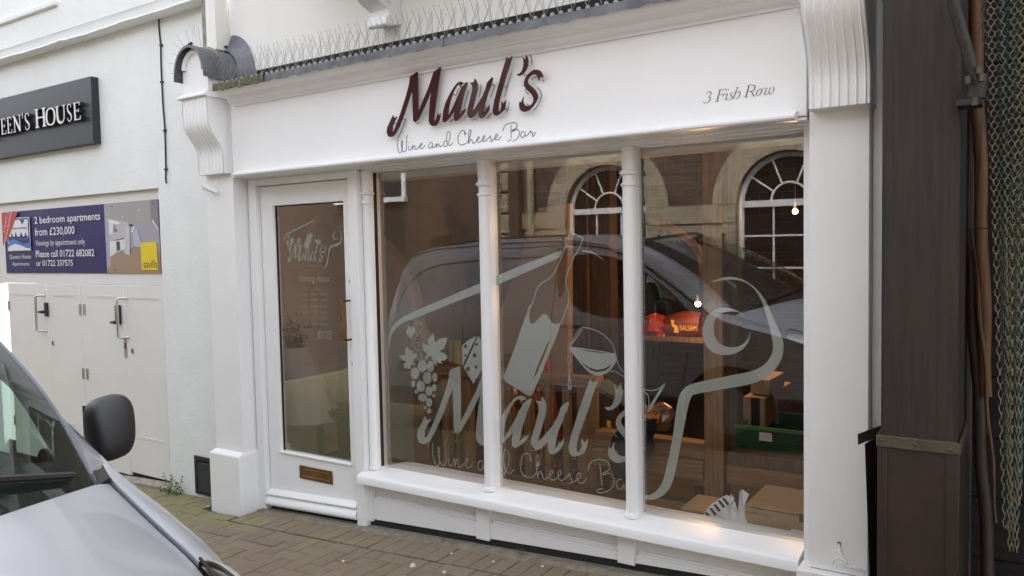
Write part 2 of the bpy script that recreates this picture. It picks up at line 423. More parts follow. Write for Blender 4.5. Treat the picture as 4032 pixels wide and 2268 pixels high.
# lead capping with laps, weathered; moss at the damp left end
xs = [-4.25, -3.46, -2.44, -1.62, -.735]
for i in range(4):
    x0, x1 = xs[i], xs[i+1]; b = MB(); rows = []
    nn = 26
    for k in range(nn+1):
        x = x0+(x1+.012-x0)*k/nn; wv = .0035*math.sin(x*37)+.003*math.sin(x*71+i)
        yy = -.362-(.003 if i % 2 else 0)+wv*.5
        rows.append([(x, yy, 2.606+wv), (x, yy-.002, 2.640+wv*.5), (x, yy+.006, 2.647), (x, -.22, 2.662), (x, -.07, 2.69)])
    b.grid(rows).build('lead_flashing', M['lead'], SF, smooth=True)
b = MB(); rows = []
for k in range(31):
    x = -4.25+k*.016; a = .004*math.sin(k*1.9)+.003*math.sin(k*.7)
    rows.append([(x, -.366-a, 2.604+a), (x, -.369-a, 2.63), (x, -.366-a, 2.646+abs(a)*1.5), (x, -.33, 2.656)])
b.grid(rows).build('moss_edge', M['mosslead'], SF, smooth=True)
MB().box(-4.2, -.735, -.068, -.0625, 2.60, 2.78).build('flashing_upstand', M['dark'], SF)

# left pilaster
PL = MB().box(-4.585, -4.31, -.20, -.049, .265, 2.60).build('pilaster', Wt, SF, bevel=.003)
b = MB(); b.add([(x, y, z) for x, y, z in []], [])
b.box(-4.607, -4.298, -.242, -.049, gz(-4.45)-.02, .255); b.build('plinth', Wt, PL, bevel=.004)
b = MB(); b.add([(-4.607, -.242, .2565), (-4.298, -.242, .2565), (-4.298, -.049, .2565), (-4.607, -.049, .2565), (-4.588, -.203, .278), (-4.307, -.203, .278), (-4.307, -.049, .278), (-4.588, -.049, .278)],
      [(0, 1, 5, 4), (1, 2, 6, 5), (3, 0, 4, 7), (4, 5, 6, 7), (0, 3, 2, 1), (2, 3, 7, 6)]); b.build('plinth_cap', Wt, PL, bevel=.002)
def console(x0, x1, prof, n, parent, reed=True):
    """fluted console: side profile in y,z swept across x with half-round reeds"""
    b = MB(); m = 12*n+1; rows = []
    wv = (x1-x0)/n
    for y, z, nx in prof:
        row = []
        for k in range(m):
            x = x0+(x1-x0)*k/(m-1); u = ((x-x0)/wv) % 1.0
            dd = .0065*max(0, 1-abs(u-.5)/.16)**.6 if reed else 0
            row.append((x, y-dd, z))
        rows.append(row)
    b.grid(rows)
    side = [(y, z) for y, z, _ in prof]+[(-.10, prof[-1][1]), (-.10, prof[0][1])]
    b.poly([side], x0, x0+.004, axis='x'); b.poly([side], x1-.004, x1, axis='x')
    b.add([(x0, prof[0][0], prof[0][1]), (x1, prof[0][0], prof[0][1]), (x1, -.1, prof[0][1]), (x0, -.1, prof[0][1])], [(0, 1, 2, 3)])
    return b.build('console', Wt, parent, smooth=True, angle=50)
lprof = [(-.258, 2.113, 0), (-.258, 2.23, 0)]+[(-.258-.102*(.5-.5*math.cos(math.pi*t)), 2.23+.21*t, 0) for t in [k/14 for k in range(1, 15)]]+[(-.362, 2.47, 0), (-.362, 2.585, 0)]
console(-4.575, -4.318, lprof, 7, PL)
b = MB(); b.add([(-4.60, -.352, 2.585), (-4.312, -.352, 2.585), (-4.312, -.20, 2.585), (-4.60, -.20, 2.585), (-4.605, -.385, 2.592), (-4.312, -.385, 2.592), (-4.605, -.385, 2.603), (-4.312, -.385, 2.603), (-4.585, -.350, 2.625), (-4.325, -.350, 2.625), (-4.585, -.2, 2.625), (-4.325, -.2, 2.625)],
      [(0, 1, 5, 4), (4, 5, 7, 6), (6, 7, 9, 8), (8, 9, 11, 10), (0, 4, 6, 8, 10, 3), (1, 2, 11, 9, 7, 5)]); b.build('ledge', Wt, PL, bevel=.002)
# block with arched recess
ACX, AZ = cx, z0 = -4.452, 2.775
def arch(r, zb, n=18): return [(cx-r, zb)]+[(cx-r*math.cos(math.pi*k/n), z0+r*1.05*math.sin(math.pi*k/n)) for k in range(n+1)]+[(cx+r, zb)]
MB().poly([arch(.128, 2.6255)], -.345, -.11).build('block', Wt, PL, bevel=.002)
b = MB(); A = arch(.128, 2.64)[1:-1]; B_ = arch(.098, 2.64)[1:-1]
def band(A, B_, ya, yb):
    vs = [(p[0], ya, p[1]) for p in A]+[(p[0], yb, p[1]) for p in B_]; n = len(A)
    return vs, [(i, i+1, n+i+1, n+i) for i in range(n-1)]
b.add(*band(A, B_, -.347, -.372)); b.add(*band(B_, arch(.088, 2.64)[1:-1], -.372, -.3475)); b.build('arch_moulding', Wt, PL, smooth=True)
# lead barrel roof over the block, flaring to the wall
b = MB(); rows = []
for y, r, zz in ((-.395, .135, 0), (-.395, .150, 0), (-.37, .152, 0), (-.36, .150, 0), (-.15, .150, -.005), (-.05, .165, .0), (.0, .19, .015), (.03, .22, .03)):
    rows.append([(cx-r*math.cos(math.pi*k/24), y, z0-.03+zz+r*1.15*math.sin(math.pi*k/24)) for k in range(25)])
b.grid(rows)
for sgn in (-1, 1):
    b.add([(cx+sgn*.150, -.395, z0-.03), (cx+sgn*.150, -.12, z0-.035), (cx+sgn*.152, -.12, z0-.075), (cx+sgn*.152, -.395, z0-.07)], [(0, 1, 2, 3)])
b.build('lead_roof', M['lead'], PL, smooth=True, angle=60)
# upstand flashing curling over onto the wall at the right of the lead roof
b = MB(); rows = []
for k in range(14):
    a = math.pi*(.52+.52*k/13); r = .16
    rows.append([(cx-r*math.cos(a), -.13, z0-.03+r*1.15*math.sin(a)), (cx-(r+.025)*math.cos(a), -.090, z0-.02+(r+.025)*1.2*math.sin(a)), (cx-(r+.075)*math.cos(a), -.070, z0-.02+(r+.075)*1.2*math.sin(a)), (cx-(r+.082)*math.cos(a), -.062, z0-.02+(r+.082)*1.2*math.sin(a))])
b.grid(rows).build('flashing', M['lead'], PL, smooth=True)

# right pilaster
PR = MB().box(-.727, -.505, -.20, -.02, .265, 2.60).build('pilaster', Wt, SF, bevel=.003)
b = MB(); b.box(-.768, -.455, -.242, -.02, gz(-.6)-.03, .262); b.build('plinth', Wt, PR, bevel=.004)
b = MB(); b.box(-.766, -.742, -.125, -.02, .262, 2.53); b.box(-.741, -.7285, -.150, -.02, .262, 2.53); b.build('frame_strip', Wt, PR, bevel=.002, sep=1)
b = MB(); b.box(-.503, -.474, -.135, -.02, .262, 3.2); b.box(-.472, -.452, -.150, -.02, .262, 3.2); b.build('cover_strip', Wt, PR, bevel=.002, sep=1)
rprof = [(-.285, 2.112, 0), (-.287, 2.20, 0)]+[(-.287-.15*(.5-.5*math.cos(math.pi*t)), 2.20+.33*t, 0) for t in [k/16 for k in range(1, 17)]]+[(-.44, 2.62, 0), (-.44, 2.75, 0)]
console(-.712, -.490, rprof, 7, PR)

# sill, stall riser
b = MB(); b.add([(-3.335, .050, .283), (-.785, .050, .283), (-.785, -.105, .262), (-3.335, -.105, .262), (-.785, -.132, .256), (-3.335, -.132, .256), (-.785, -.140, .247), (-3.335, -.140, .247), (-.785, -.140, .206), (-3.335, -.140, .206), (-.785, .050, .200), (-3.335, .050, .200)],
      [(0, 1, 2, 3), (3, 2, 4, 5), (5, 4, 6, 7), (7, 6, 8, 9), (9, 8, 10, 11), (0, 3, 5, 7, 9, 11), (1, 10, 8, 6, 4, 2)])
b.build('sill', Wt, SF, smooth=True, angle=50)
RS = MB().box(-3.40, -.77, -.034, .10, gz(-3.4)-.1, .2065).build('stall_riser', Wt, SF)
posts = [(-3.392, -3.285), (-2.512, -2.425), (-1.658, -1.566), (-.83, -.77)]
for x0, x1 in posts:
    b = MB(); zb = gz((x0+x1)/2)+.035
    b.box(x0, x1, -.072, -.035, zb, .204); b.build('riser_post', Wt, RS, bevel=.003)
for (a, x0), (x1, c) in zip(posts, posts[1:]):
    zb0, zb1 = gz(x0)+.045, gz(x1)+.045; X0, X1 = x0+.0015, x1-.0015
    zt0, zt1 = .096, .094
    b = MB()
    b.add([(X0, -.062, zb0), (X1, -.062, zb1), (X1, -.062, zt1), (X0, -.062, zt0), (X0, -.0345, zb0), (X1, -.0345, zb1), (X1, -.0345, zt1), (X0, -.0345, zt0)],
          [(0, 1, 2, 3), (4, 7, 6, 5), (0, 4, 5, 1), (3, 2, 6, 7), (0, 3, 7, 4), (1, 5, 6, 2)])
    b.build('riser_board', Wt, RS, bevel=.002)
    b = MB(); b.box(X0+.012, X1-.004, -.056, -.0345, zt0+.0005, zt0+.010); b.box(X0+.016, X1-.004, -.048, -.0345, zt0+.0105, zt0+.020); b.build('riser_bead', Wt, RS, sep=1)
# dark sheet coloured in for the shadow under the riser
b = MB(); b.add([(-3.40, -.052, gz(-3.4)-.06), (-.77, -.052, gz(-.77)-.06), (-.77, -.052, gz(-.77)+.05), (-3.40, -.052, gz(-3.4)+.05)], [(0, 1, 2, 3)]); b.build('riser_shadow_sheet', M['dark'], SF)

# window panes
panes = [(-3.262, -2.448, 'left window pane with grape vine motif'), (-2.428, -1.604, 'middle window pane with tilted bottle motif'), (-1.582, -.770, 'right window pane with moon motif and lamp behind')]
PANE = []
for x0, x1, lb in panes:
    b = MB(); b.add([(x0, .02, .270), (x1, .02, .270), (x1, .02, 2.070), (x0, .02, 2.070)], [(0, 1, 2, 3)])
    o = b.build('window_pane', M['glass'], SF, recalc=False); o['label'] = lb; PANE.append(o)
# slim colonnettes
def colonnette(cx, r, y, ztop, zbot, ring):
    p = [(r*1.22, zbot), (r*1.28, zbot+.008), (r*1.22, zbot+.018), (r, zbot+.026), (r, ring-.075), (r*1.06, ring-.060), (r*1.26, ring-.055), (r*1.26, ring-.047), (r*.98, ring-.040), (r*.93, ring-.022), (r*1.02, ring-.008), (r*1.42, ring), (r*1.46, ring+.008), (r*1.30, ring+.014), (r*1.0, ring+.022), (r*1.10, ring+.06), (r*1.16, ztop)]
    b = MB(); b.lathe(p, cx, y, 20); b.box(cx-r*1.05, cx+r*1.05, y, .045, zbot, ztop)
    return b.build('colonnette', Wt, SF, smooth=True, angle=40)
colonnette(-3.290, .030, -.030, 2.066, .272, 1.930)
colonnette(-2.438, .031, -.030, 2.066, .272, 1.935)
colonnette(-1.592, .031, -.030, 2.066, .272, 1.938)
# stiff putty line round the panes
for x0, x1, lb in panes:
    b = MB(); b.box(x0-.006, x0+.004, -.010, .0185, .285, 2.06); b.box(x1-.004, x1+.006, -.010, .0185, .285, 2.06); b.build('glazing_bead', M['dark'], SF, sep=1)

# door frame and door
DF = MB(); DF.box(-4.30, -4.229, -.090, .03, gz(-4.3)-.02, 2.0755); DF.box(-3.393, -3.318, -.092, .03, gz(-3.4), 2.0755); DF.box(-4.2285, -3.3935, -.088, .03, 2.032, 2.075)
DF = DF.build('door_frame', Wt, SF, bevel=.003)
D0, D1, DB, DT = -4.224, -3.398, gz(-4.2)+.035, 2.028
g0, g1, gb, gt = -4.108, -3.470, .285, 1.900
b = MB(); b.poly([[(D0, DB+.015), (D1, DB+.055), (D1, DT), (D0, DT)], [(g0, gb), (g0, gt), (g1, gt), (g1, gb)]], -.052, -.008)
DOOR = b.build('door', Wt, SF, bevel=.003); DOOR['label'] = 'white glazed shop door with brass letterbox'
b = MB(); b.add([(g0, -.026, gb), (g1, -.026, gb), (g1, -.026, gt), (g0, -.026, gt)], [(0, 1, 2, 3)]); b.build('door_pane', M['doorglass'], DOOR, recalc=False)
b = MB(); b.box(g0+.0005, g0+.008, -.032, -.020, gb+.001, gt-.001); b.box(g1-.006, g1-.0005, -.032, -.020, gb+.001, gt-.001); b.box(g0+.009, g1-.007, -.032, -.020, gt-.007, gt-.0005); b.build('glazing_bead', M['dark'], DOOR, sep=1)
MB().box(g0-.010, g1+.004, -.064, -.0525, gb-.012, gb-.001).build('glazing_sill', Wt, DOOR, bevel=.002)
# weatherboard at the foot of the door
wp = [(-.053, .105), (-.070, .102), (-.088, .090), (-.094, .078), (-.088, .068), (-.080, .060), (-.092, .046), (-.104, .030), (-.106, .014), (-.098, .004), (-.053, .002)]
b = MB(); n = len(wp); vs = []
for x in (-4.222, -3.400): vs += [(x, y, z+gz(x)+.032) for y, z in wp]
b.add(vs, [(i, (i+1) % n, n+(i+1) % n, n+i) for i in range(n)]+[tuple(range(n)), tuple(range(2*n-1, n-1, -1))]); b.build('weatherboard', Wt, DOOR, smooth=True, angle=50)
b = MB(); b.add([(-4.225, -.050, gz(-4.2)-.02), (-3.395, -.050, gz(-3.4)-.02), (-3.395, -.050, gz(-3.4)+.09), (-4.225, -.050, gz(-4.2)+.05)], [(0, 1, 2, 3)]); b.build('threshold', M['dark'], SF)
# letterbox
b = MB(); b.poly([[(-3.932, .128), (-3.632, .128), (-3.632, .214), (-3.932, .214)], [(-3.905, .146), (-3.905, .196), (-3.66, .196), (-3.66, .146)]], -.058, -.0525); LB = b.build('letterbox', M['brass'], DOOR, bevel=.0015)
MB().box(-3.902, -3.663, -.0565, -.0527, .149, .193).build('letter_flap', M['brass'], DOOR, bevel=.001)
# pull handle: flat brass bar on two square brackets
b = MB(); b.box(-3.452, -3.424, -.130, -.118, 1.06, 1.30); b.build('handle', M['brass'], DOOR, bevel=.001)
b = MB()
for z in (1.298, 1.062): b.box(-3.424, -3.403, -.118, -.0525, z-.006, z+.004)
for z in (1.272, 1.068): b.box(-3.418, -3.402, -.064, -.0525, z-.01, z+.026)
b.build('handle_bracket', mat('dark bronze', (.09, .06, .035), .4, metal=.8), DOOR, sep=1)
b = MB()
for z in (1.405, .905): b.box(-3.396, -3.3935, -.0935, -.0915, z, z+.022)
b.build('latch_plate', M['dark'], DF, sep=1)
# small white spotlight under the left console and a stray cable on the right plinth
SP = thing('spotlight', 'small white tube spotlight on a bracket under the left fluted console', 'spotlight', (-4.50, -.21, 2.02))
b = MB(); a = Vector((-4.497, -.285, 2.035)); e = Vector((-4.455, -.215, 1.998)); b.tube([a, e], .016, 12); b.tube([a+Vector((-.001, -.002, .0005)), a+Vector((.003, .006, -.003))], .019, 12); b.build('lamp_body', Wt, SP, smooth=True)
b = MB(); b.tube([a-(e-a)*.035, a-(e-a)*.02], .010, 10); b.build('lens', M['dark'], SP)
b = MB(); b.tube([(-4.47, -.24, 2.02), (-4.46, -.205, 2.075)], .004, 6); b.tube([(-4.463, -.23, 2.01), (-4.452, -.203, 2.06)], .003, 6); b.build('bracket', Wt, SP, sep=1)
CB = thing('loose_cable', 'knotted white cable coming out of a hole on top of the right plinth', 'cable', (-.60, -.21, .27))
zt = .2645
pts = [W(3303, 2140, -.203), W(3305, 2160, -.21), W(3310, 2178, -.215), W(3314, 2200, -.215), W(3312, 2222, -.225)]
b = MB(); b.tube(cr([tuple(p) for p in pts], 5), .004, 8)
b.tube(cr([tuple(W(3312, 2200, -.215)), tuple(W(3322, 2222, -.222)), tuple(W(3340, 2233, -.225)), tuple(W(3372, 2240, -.215)), tuple(W(3405, 2247, -.205))], 6), .0042, 8)
b.tube(cr([tuple(W(3310, 2198, -.218)), tuple(W(3290, 2200, -.228)), tuple(W(3279, 2212, -.230)), tuple(W(3286, 2222, -.226))], 6), .003, 8)
b.tube(cr([tuple(W(3308, 2200, -.218)), tuple(W(3322, 2205, -.228)), tuple(W(3332, 2214, -.230)), tuple(W(3330, 2222, -.226)), tuple(W(3322, 2219, -.226))], 6), .003, 8)
b.build('cable', M['white'], CB, smooth=True)
b = MB(); p = W(3304, 2142, -.2015); b.obox(p, (.006, 0, 0), (0, .0012, 0), (0, 0, .008)); b.build('hole', M['dark'], CB)
b = MB()
for px, py in ((3305, 2170), (3311, 2180), (3366, 2233), (3385, 2240)): p = W(px, py, -.214); b.obox(p, (.006, 0, 0), (0, .005, 0), (0, 0, .004))
b.build('cable_clip', M['white'], CB, sep=1)
# ================================================================== LETTERING (flat outlines surveyed on the facade planes)
FR = {'z1': (1500, 200, .20704), 'z2': (1780, 200, .20704), 'c4': (900, 0, .52174), 't': (1540, 460, .23292), 'f': (2720, 300, .15528),
      'A': (1440, 880, .41408), 'c2': (1400, 1200, .52174), 'g': (1480, 1260, .4142), 'gl': (2160, 1250, .2761), 'bt': (1920, 1150, .31061),
      'D': (2560, 1050, .65539), 'b1': (2160, 880, .27605), 'lw': (2000, 1480, .35889), 'st': (2380, 1380, .4005), 'dr': (1080, 840, .35874), 'q': (0, 350, .20704)}
def P2(fr, pts, Y):
    ox, oy, s = FR[fr]; out = []
    for p in pts:
        q = W(ox+p[0]*s, oy+p[1]*s, Y); out.append((q.x, q.z))
    return out
def aff(src, dst):
    """affine map of the plane from three point pairs"""
    A = Matrix([(s[0], s[1], 1) for s in src]); Ai = A.inverted()
    mx = Ai @ Vector([d[0] for d in dst]); mz = Ai @ Vector([d[1] for d in dst])
    return lambda p: (mx[0]*p[0]+mx[1]*p[1]+mx[2], mz[0]*p[0]+mz[1]*p[1]+mz[2])
YS = -.245
Lt = {}
Lt['M'] = P2('z1', [(550,495),(620,440),(685,395),(694,420),(705,1170),(790,960),(900,700),(1000,405),(1128,305),(1136,330),(1085,650),(1040,980),(1005,1280),(1010,1365),(1030,1335),(1050,1290),(1075,1180),(1093,1240),(1128,1185),(1120,1250),(1110,1290),(1075,1385),(1030,1428),(975,1430),(930,1400),(905,1330),(910,1200),(930,950),(965,720),(850,1000),(705,1310),(650,1357),(610,1340),(604,1200),(590,735),(560,830),(440,1200),(345,1440)], YS) \
    + P2('c4', [(1290,950),(1262,1003),(1240,1028),(1222,1035),(1203,1028),(1192,1000),(1196,962)], YS) + P2('z1', [(125,1440),(180,1320),(225,1225),(240,1285),(305,1250),(250,1345),(212,1440)], YS) \
    + P2('c4', [(1237,966),(1231,988),(1240,992),(1258,962)], YS) + P2('z1', [(275,1440),(370,1180),(470,870),(530,650)], YS)
Lt['a'] = P2('z1', [(1575,625),(1545,592),(1500,585),(1450,610),(1390,680),(1300,830),(1220,1000),(1180,1150),(1166,1300),(1175,1355),(1200,1362),(1240,1335),(1300,1270),(1400,1130),(1380,1240),(1385,1315),(1410,1338),(1440,1330),(1500,1270),(1570,1190),(1612,1090),(1555,1145),(1535,1118),(1535,1160),(1500,1215),(1490,1200),(1520,1040),(1580,800),(1620,680),(1645,600),(1630,592),(1600,610),(1575,640),(1530,690),(1500,760),(1440,900),(1360,1080),(1280,1240),(1272,1200),(1285,1080),(1320,930),(1370,790),(1420,690),(1460,645),(1490,650),(1510,700),(1515,660),(1540,630)], YS)
Lt['u'] = P2('z2', [(330,605),(380,600),(415,590),(415,535),(430,530),(460,570),(480,630),(480,720),(450,850),(400,1040),(370,1170),(440,1080),(560,890),(630,730),(665,600),(745,510),(765,500),(772,520),(745,640),(680,800),(620,1000),(595,1195),(640,1120),(635,1070),(655,1105),(705,1025),(705,1090),(680,1160),(620,1240),(565,1282),(530,1280),(505,1250),(500,1190),(505,1110),(440,1210),(385,1270),(345,1283),(310,1260),(285,1220),(280,1170),(310,1040),(350,880),(380,740),(380,670),(360,630)], YS)
Lt['l'] = P2('z2', [(1040,110),(1070,155),(1140,98),(1100,240),(1040,430),(960,700),(900,920),(872,1080),(880,1165),(910,1140),(935,1060),(932,955),(970,1005),(1018,930),(1010,1050),(980,1130),(900,1200),(840,1235),(800,1225),(772,1180),(770,1110),(800,950),(860,720),(940,430),(1010,200)], YS)
Lt['apostrophe'] = P2('z2', [(1325,105),(1390,165),(1405,80),(1435,130),(1445,200),(1435,290),(1400,370),(1340,440),(1280,478),(1250,475),(1225,450),(1280,430),(1320,390),(1350,300),(1358,220),(1350,160)], YS)
Lt['s'] = P2('z2', [(1720,510),(1665,490),(1655,530),(1650,570),(1635,545),(1625,490),(1600,460),(1560,445),(1510,460),(1460,510),(1432,560),(1435,600),(1470,650),(1540,700),(1590,760),(1620,820),(1628,890),(1600,960),(1540,1050),(1460,1130),(1390,1160),(1340,1158),(1300,1130),(1275,1080),(1273,1010),(1285,960),(1300,985),(1315,980),(1330,920),(1358,875),(1345,930),(1350,980),(1380,1030),(1420,1050),(1470,1045),(1520,1010),(1545,950),(1540,890),(1510,830),(1450,770),(1400,720),(1370,660),(1365,600),(1385,530),(1430,460),(1490,400),(1550,360),(1610,355),(1670,375),(1705,420),(1725,480)], YS)
SG = thing('shop_sign', 'burgundy raised brush lettering Maul\'s over grey script Wine and Cheese Bar on the fascia', 'shop sign', (-2.6, -.211, 2.1))
for k in ('M', 'a', 'u', 'l', 'apostrophe', 's'):
    b = MB(); b.poly([Lt[k]], YS, YS+.007); b.build('letter', M['burg'], SG)
b = MB()
for k, px, py in (('z1', 435, 1300), ('z1', 272, 1372), ('z1', 1388, 830), ('z2', 1000, 665), ('z2', 1378, 455), ('z2', 765, 635), ('z2', 1015, 1100), ('z2', 1370, 660)):
    q = P2(k, [(px, py)], -.225)[0]; b.tube([(q[0], -.2102, q[1]), (q[0], YS+.0072, q[1])], .0045, 8)
b.build('standoff_pin', M['steel'], SG, smooth=True, sep=1)
fl = [('z2', [(550,645),(540,760),(518,875)]), ('z2', [(812,650),(775,770),(733,888)]), ('z2', [(1128,422),(1060,650),(1003,870)]), ('z2', [(1487,75),(1510,150),(1520,265)]), ('z2', [(318,755),(270,920),(225,1085)]), ('z2', [(1085,970),(1075,1080),(1035,1175)]), ('z2', [(755,1175),(715,1230),(672,1275)]),
      ('z2', [(1390,730),(1415,790),(1455,828)]), ('z2', [(1615,695),(1680,760),(1700,850),(1680,930),(1620,1050),(1553,1130)]), ('z2', [(1513,550),(1560,505),(1620,500)]), ('z2', [(1725,555),(1755,577)]), ('z2', [(360,1307),(390,1320),(450,1290)]), ('z2', [(275,1225),(240,1275)]), ('z2', [(1418,1008),(1470,1045)]),
      ('z1', [(485,1280),(440,1400),(330,1660)]), ('z1', [(655,1360),(690,1380),(735,1355)]), ('z1', [(1480,715),(1435,825)]), ('z1', [(1375,1300),(1325,1345)])]
YF = -.2106
b = MB()
for fr, p in fl: b.ribbon(cr(P2(fr, p, YF), 5), .0035, YF-.0006, YF)
b.build('flourish_line', M['black'], SG, sep=1)
TG = [[(118,380),(108,470),(115,540),(130,590),(150,608),(170,595),(185,540),(195,450),(188,405),(178,425),(175,500),(195,570),(220,592),(245,575),(262,510),(265,420),(262,370),(270,325),(282,308)],
      [(293,490),(292,540),(305,568),(325,560),(350,515),(362,480)], [(295,428),(298,442)], [(362,480),(368,520),(365,563),(380,505),(395,485),(405,500),(408,540),(420,553),(440,545),(470,505),(485,500)],
      [(485,500),(510,480),(522,455),(515,445),(500,460),(488,500),(490,530),(510,542),(540,530),(575,480)],
      [(690,440),(665,435),(640,470),(635,510),(650,533),(675,520),(695,480),(700,440),(698,490),(708,525),(725,520),(750,485),(765,450)],
      [(765,450),(770,490),(768,520),(785,470),(800,455),(812,470),(815,495),(830,507),(850,498),(870,480)],
      [(940,420),(915,410),(890,450),(895,490),(920,503),(950,480),(980,420),(998,340),(995,270),(975,248),(955,265),(940,330),(940,400),(955,460),(985,485),(1010,478),(1050,430)],
      [(1242,250),(1262,275),(1255,300),(1242,290),(1245,250),(1225,230),(1190,240),(1150,290),(1130,350),(1130,410),(1150,455),(1190,475),(1230,470),(1270,445),(1300,410),(1330,340),(1350,270),(1352,235),(1338,218),(1322,240),(1310,320),(1312,400),(1315,462)],
      [(1315,450),(1335,395),(1355,380),(1368,400),(1372,430),(1388,450),(1410,440),(1450,400),(1480,375),(1490,345),(1480,338),(1462,355),(1452,400),(1465,430),(1490,432),(1525,410),(1555,380),(1580,350),(1585,325),(1572,318),(1555,340),(1550,390),(1565,415),(1590,412),(1630,380),(1665,340),(1685,318)],
      [(1685,318),(1680,340),(1690,370),(1700,400),(1690,420),(1665,425)], [(1700,405),(1730,390),(1760,365),(1795,330),(1800,298),(1788,290),(1768,310),(1758,350),(1765,380),(1795,390),(1830,375),(1862,325)],
      [(1890,248),(1895,205),(1930,150),(2000,108),(2080,98),(2120,115),(2130,150),(2110,190),(2060,225),(2045,240),(2055,245),(2090,225),(2130,215),(2160,235),(2170,280),(2150,340),(2100,390),(2030,430),(1985,438),(1970,425),(1990,405),(2035,385)], [(2025,142),(2028,250),(2030,360)],
      [(2250,250),(2225,250),(2198,285),(2195,330),(2212,350),(2240,340),(2262,300),(2268,255),(2265,300),(2275,325),(2295,320),(2325,285),(2350,245),(2357,232)], [(2357,232),(2362,260),(2385,263),(2400,278),(2386,305),(2392,330),(2412,322),(2448,255)]]
TGF = [P2('t', s, YF) for s in TG]
b = MB()
for s in TGF: b.ribbon(cr(s, 5), .0036, YF-.0006, YF)
b.build('tagline', M['grey ink'], SG)

# "3 Fish Row" in an old-style italic
AD = thing('address_lettering', 'small black italic lettering 3 Fish Row at the right end of the white fascia', 'lettering', (-1.0, -.211, 2.2))
FS = [([(395,462),(430,410),(475,395),(510,405),(515,440),(490,480),(445,515)], [4,10,14,18,18,12,6]), ([(445,515),(480,530),(492,570),(475,620),(430,665),(370,685),(335,670),(328,640)], [6,18,20,18,12,10,10,14]),
      ([(745,345),(720,440),(690,540),(665,635)], 24), ([(615,642),(720,630)], 8), ([(705,350),(800,335),(905,322)], 10), ([(905,322),(900,350),(910,385)], [6,10,5]), ([(730,478),(845,462)], 8), ([(845,415),(830,470),(820,525)], [5,10,5]),
      ([(875,485),(905,455),(930,437)], [5,8,14]), ([(930,437),(910,510),(885,575),(880,602)], [14,16,16,12]), ([(880,602),(910,592),(945,562)], [10,8,4]), ([(938,345),(962,339)], 28),
      ([(1075,425),(1050,412),(1025,420),(1008,445),(1020,480),(1045,520),(1045,560),(1020,590),(985,598),(960,585)], [14,8,8,14,20,20,14,8,8,14]),
      ([(1145,288),(1205,280)], 8), ([(1190,282),(1150,380),(1110,480),(1072,580)], 18), ([(1110,480),(1160,420),(1215,385),(1245,400),(1248,440),(1225,510),(1185,560),(1150,578)], [4,6,10,18,20,18,10,14]),
      ([(1475,240),(1450,340),(1420,440),(1395,530)], 24), ([(1355,540),(1460,525)], 9), ([(1435,245),(1520,225),(1590,230),(1628,260),(1620,320),(1580,365),(1510,385),(1465,385)], [6,10,16,24,22,14,8,6]), ([(1530,385),(1560,430),(1600,500),(1640,498)], [14,22,20,6]),
      ([(1780,315),(1720,350),(1675,410),(1662,460),(1690,495),(1740,470),(1785,410),(1800,350),(1780,315)], [8,14,20,16,8,12,20,18,8]),
      ([(1832,365),(1822,345),(1850,310),(1935,295)], [16,6,7,6]), ([(1935,295),(1910,350),(1870,430),(1880,465),(1920,455),(1970,420),(2000,350),(2020,280)], [10,16,18,16,8,8,12,16]), ([(2020,280),(1990,380),(1985,430),(2010,455),(2060,430),(2100,370),(2112,310),(2095,270)], [12,16,16,10,10,14,16,14])]
b = MB(); sc_ = (W(2800, 370, YF)-W(2801, 370, YF)).length*.15528
for s, wd in FS:
    p = P2('f', s, YF); n = len(s)
    ws = [wd]*n if not isinstance(wd, list) else wd
    q = cr([(a[0], a[1], w_) for a, w_ in zip(p, ws)], 6)
    b.ribbon([(v.x, v.y) for v in q], [max(.0005, v.z*sc_*1.0) for v in q], YF-.0006, YF)
b.build('lettering', M['black'], AD)

# ------------------------------------------------------------------ etched film on the inside of the panes
YG = .0235
def smooth_loop(p, sub=4): return [(v.x, v.y) for v in cr(p, sub, True)]
def ell(cx, cy, rx, ry, n=20, rot=0): 
    o = []
    for k in range(n):
        a = 2*math.pi*k/n; x, y = rx*math.cos(a), ry*math.sin(a); o.append((cx+x*math.cos(rot)-y*math.sin(rot), cy+x*math.sin(rot)+y*math.cos(rot)))
    return o
G = {}   # motif -> list of ('poly', loops) / ('line', pts, width)
G['house_swoosh'] = [('poly', [P2('A', [(225,1235),(210,1150),(215,1080),(245,990),(300,925),(370,880),(440,845),(700,735),(1090,565),(1195,515),(1500,392),(1868,252),(1845,325),(1500,475),(1195,608),(1090,655),(800,765),(460,905),(350,945),(280,1000),(240,1070),(225,1150)], YG)])]
G['house_swoosh'] += [('poly', [P2('b1', [(470,400),(480,380),(540,382),(620,400),(680,435),(740,485),(800,548),(700,460),(640,430),(560,408)], YG)]), ('poly', [P2('b1', [(238,285),(300,310),(375,345),(310,335),(240,318)], YG)])]
lc = P2('b1', [(300,115),(270,190),(240,262),(242,320),(150,560),(100,660),(60,730),(0,787)], YG)+P2('A', [(1700,552),(1660,577),(1620,640),(1590,740),(1555,820),(1528,880)], YG)
rc = P2('b1', [(488,215),(460,300),(425,375),(370,460),(330,560),(262,720),(247,830),(262,930),(288,1010),(290,1090),(270,1160),(170,1440)], YG)
wB = .0042
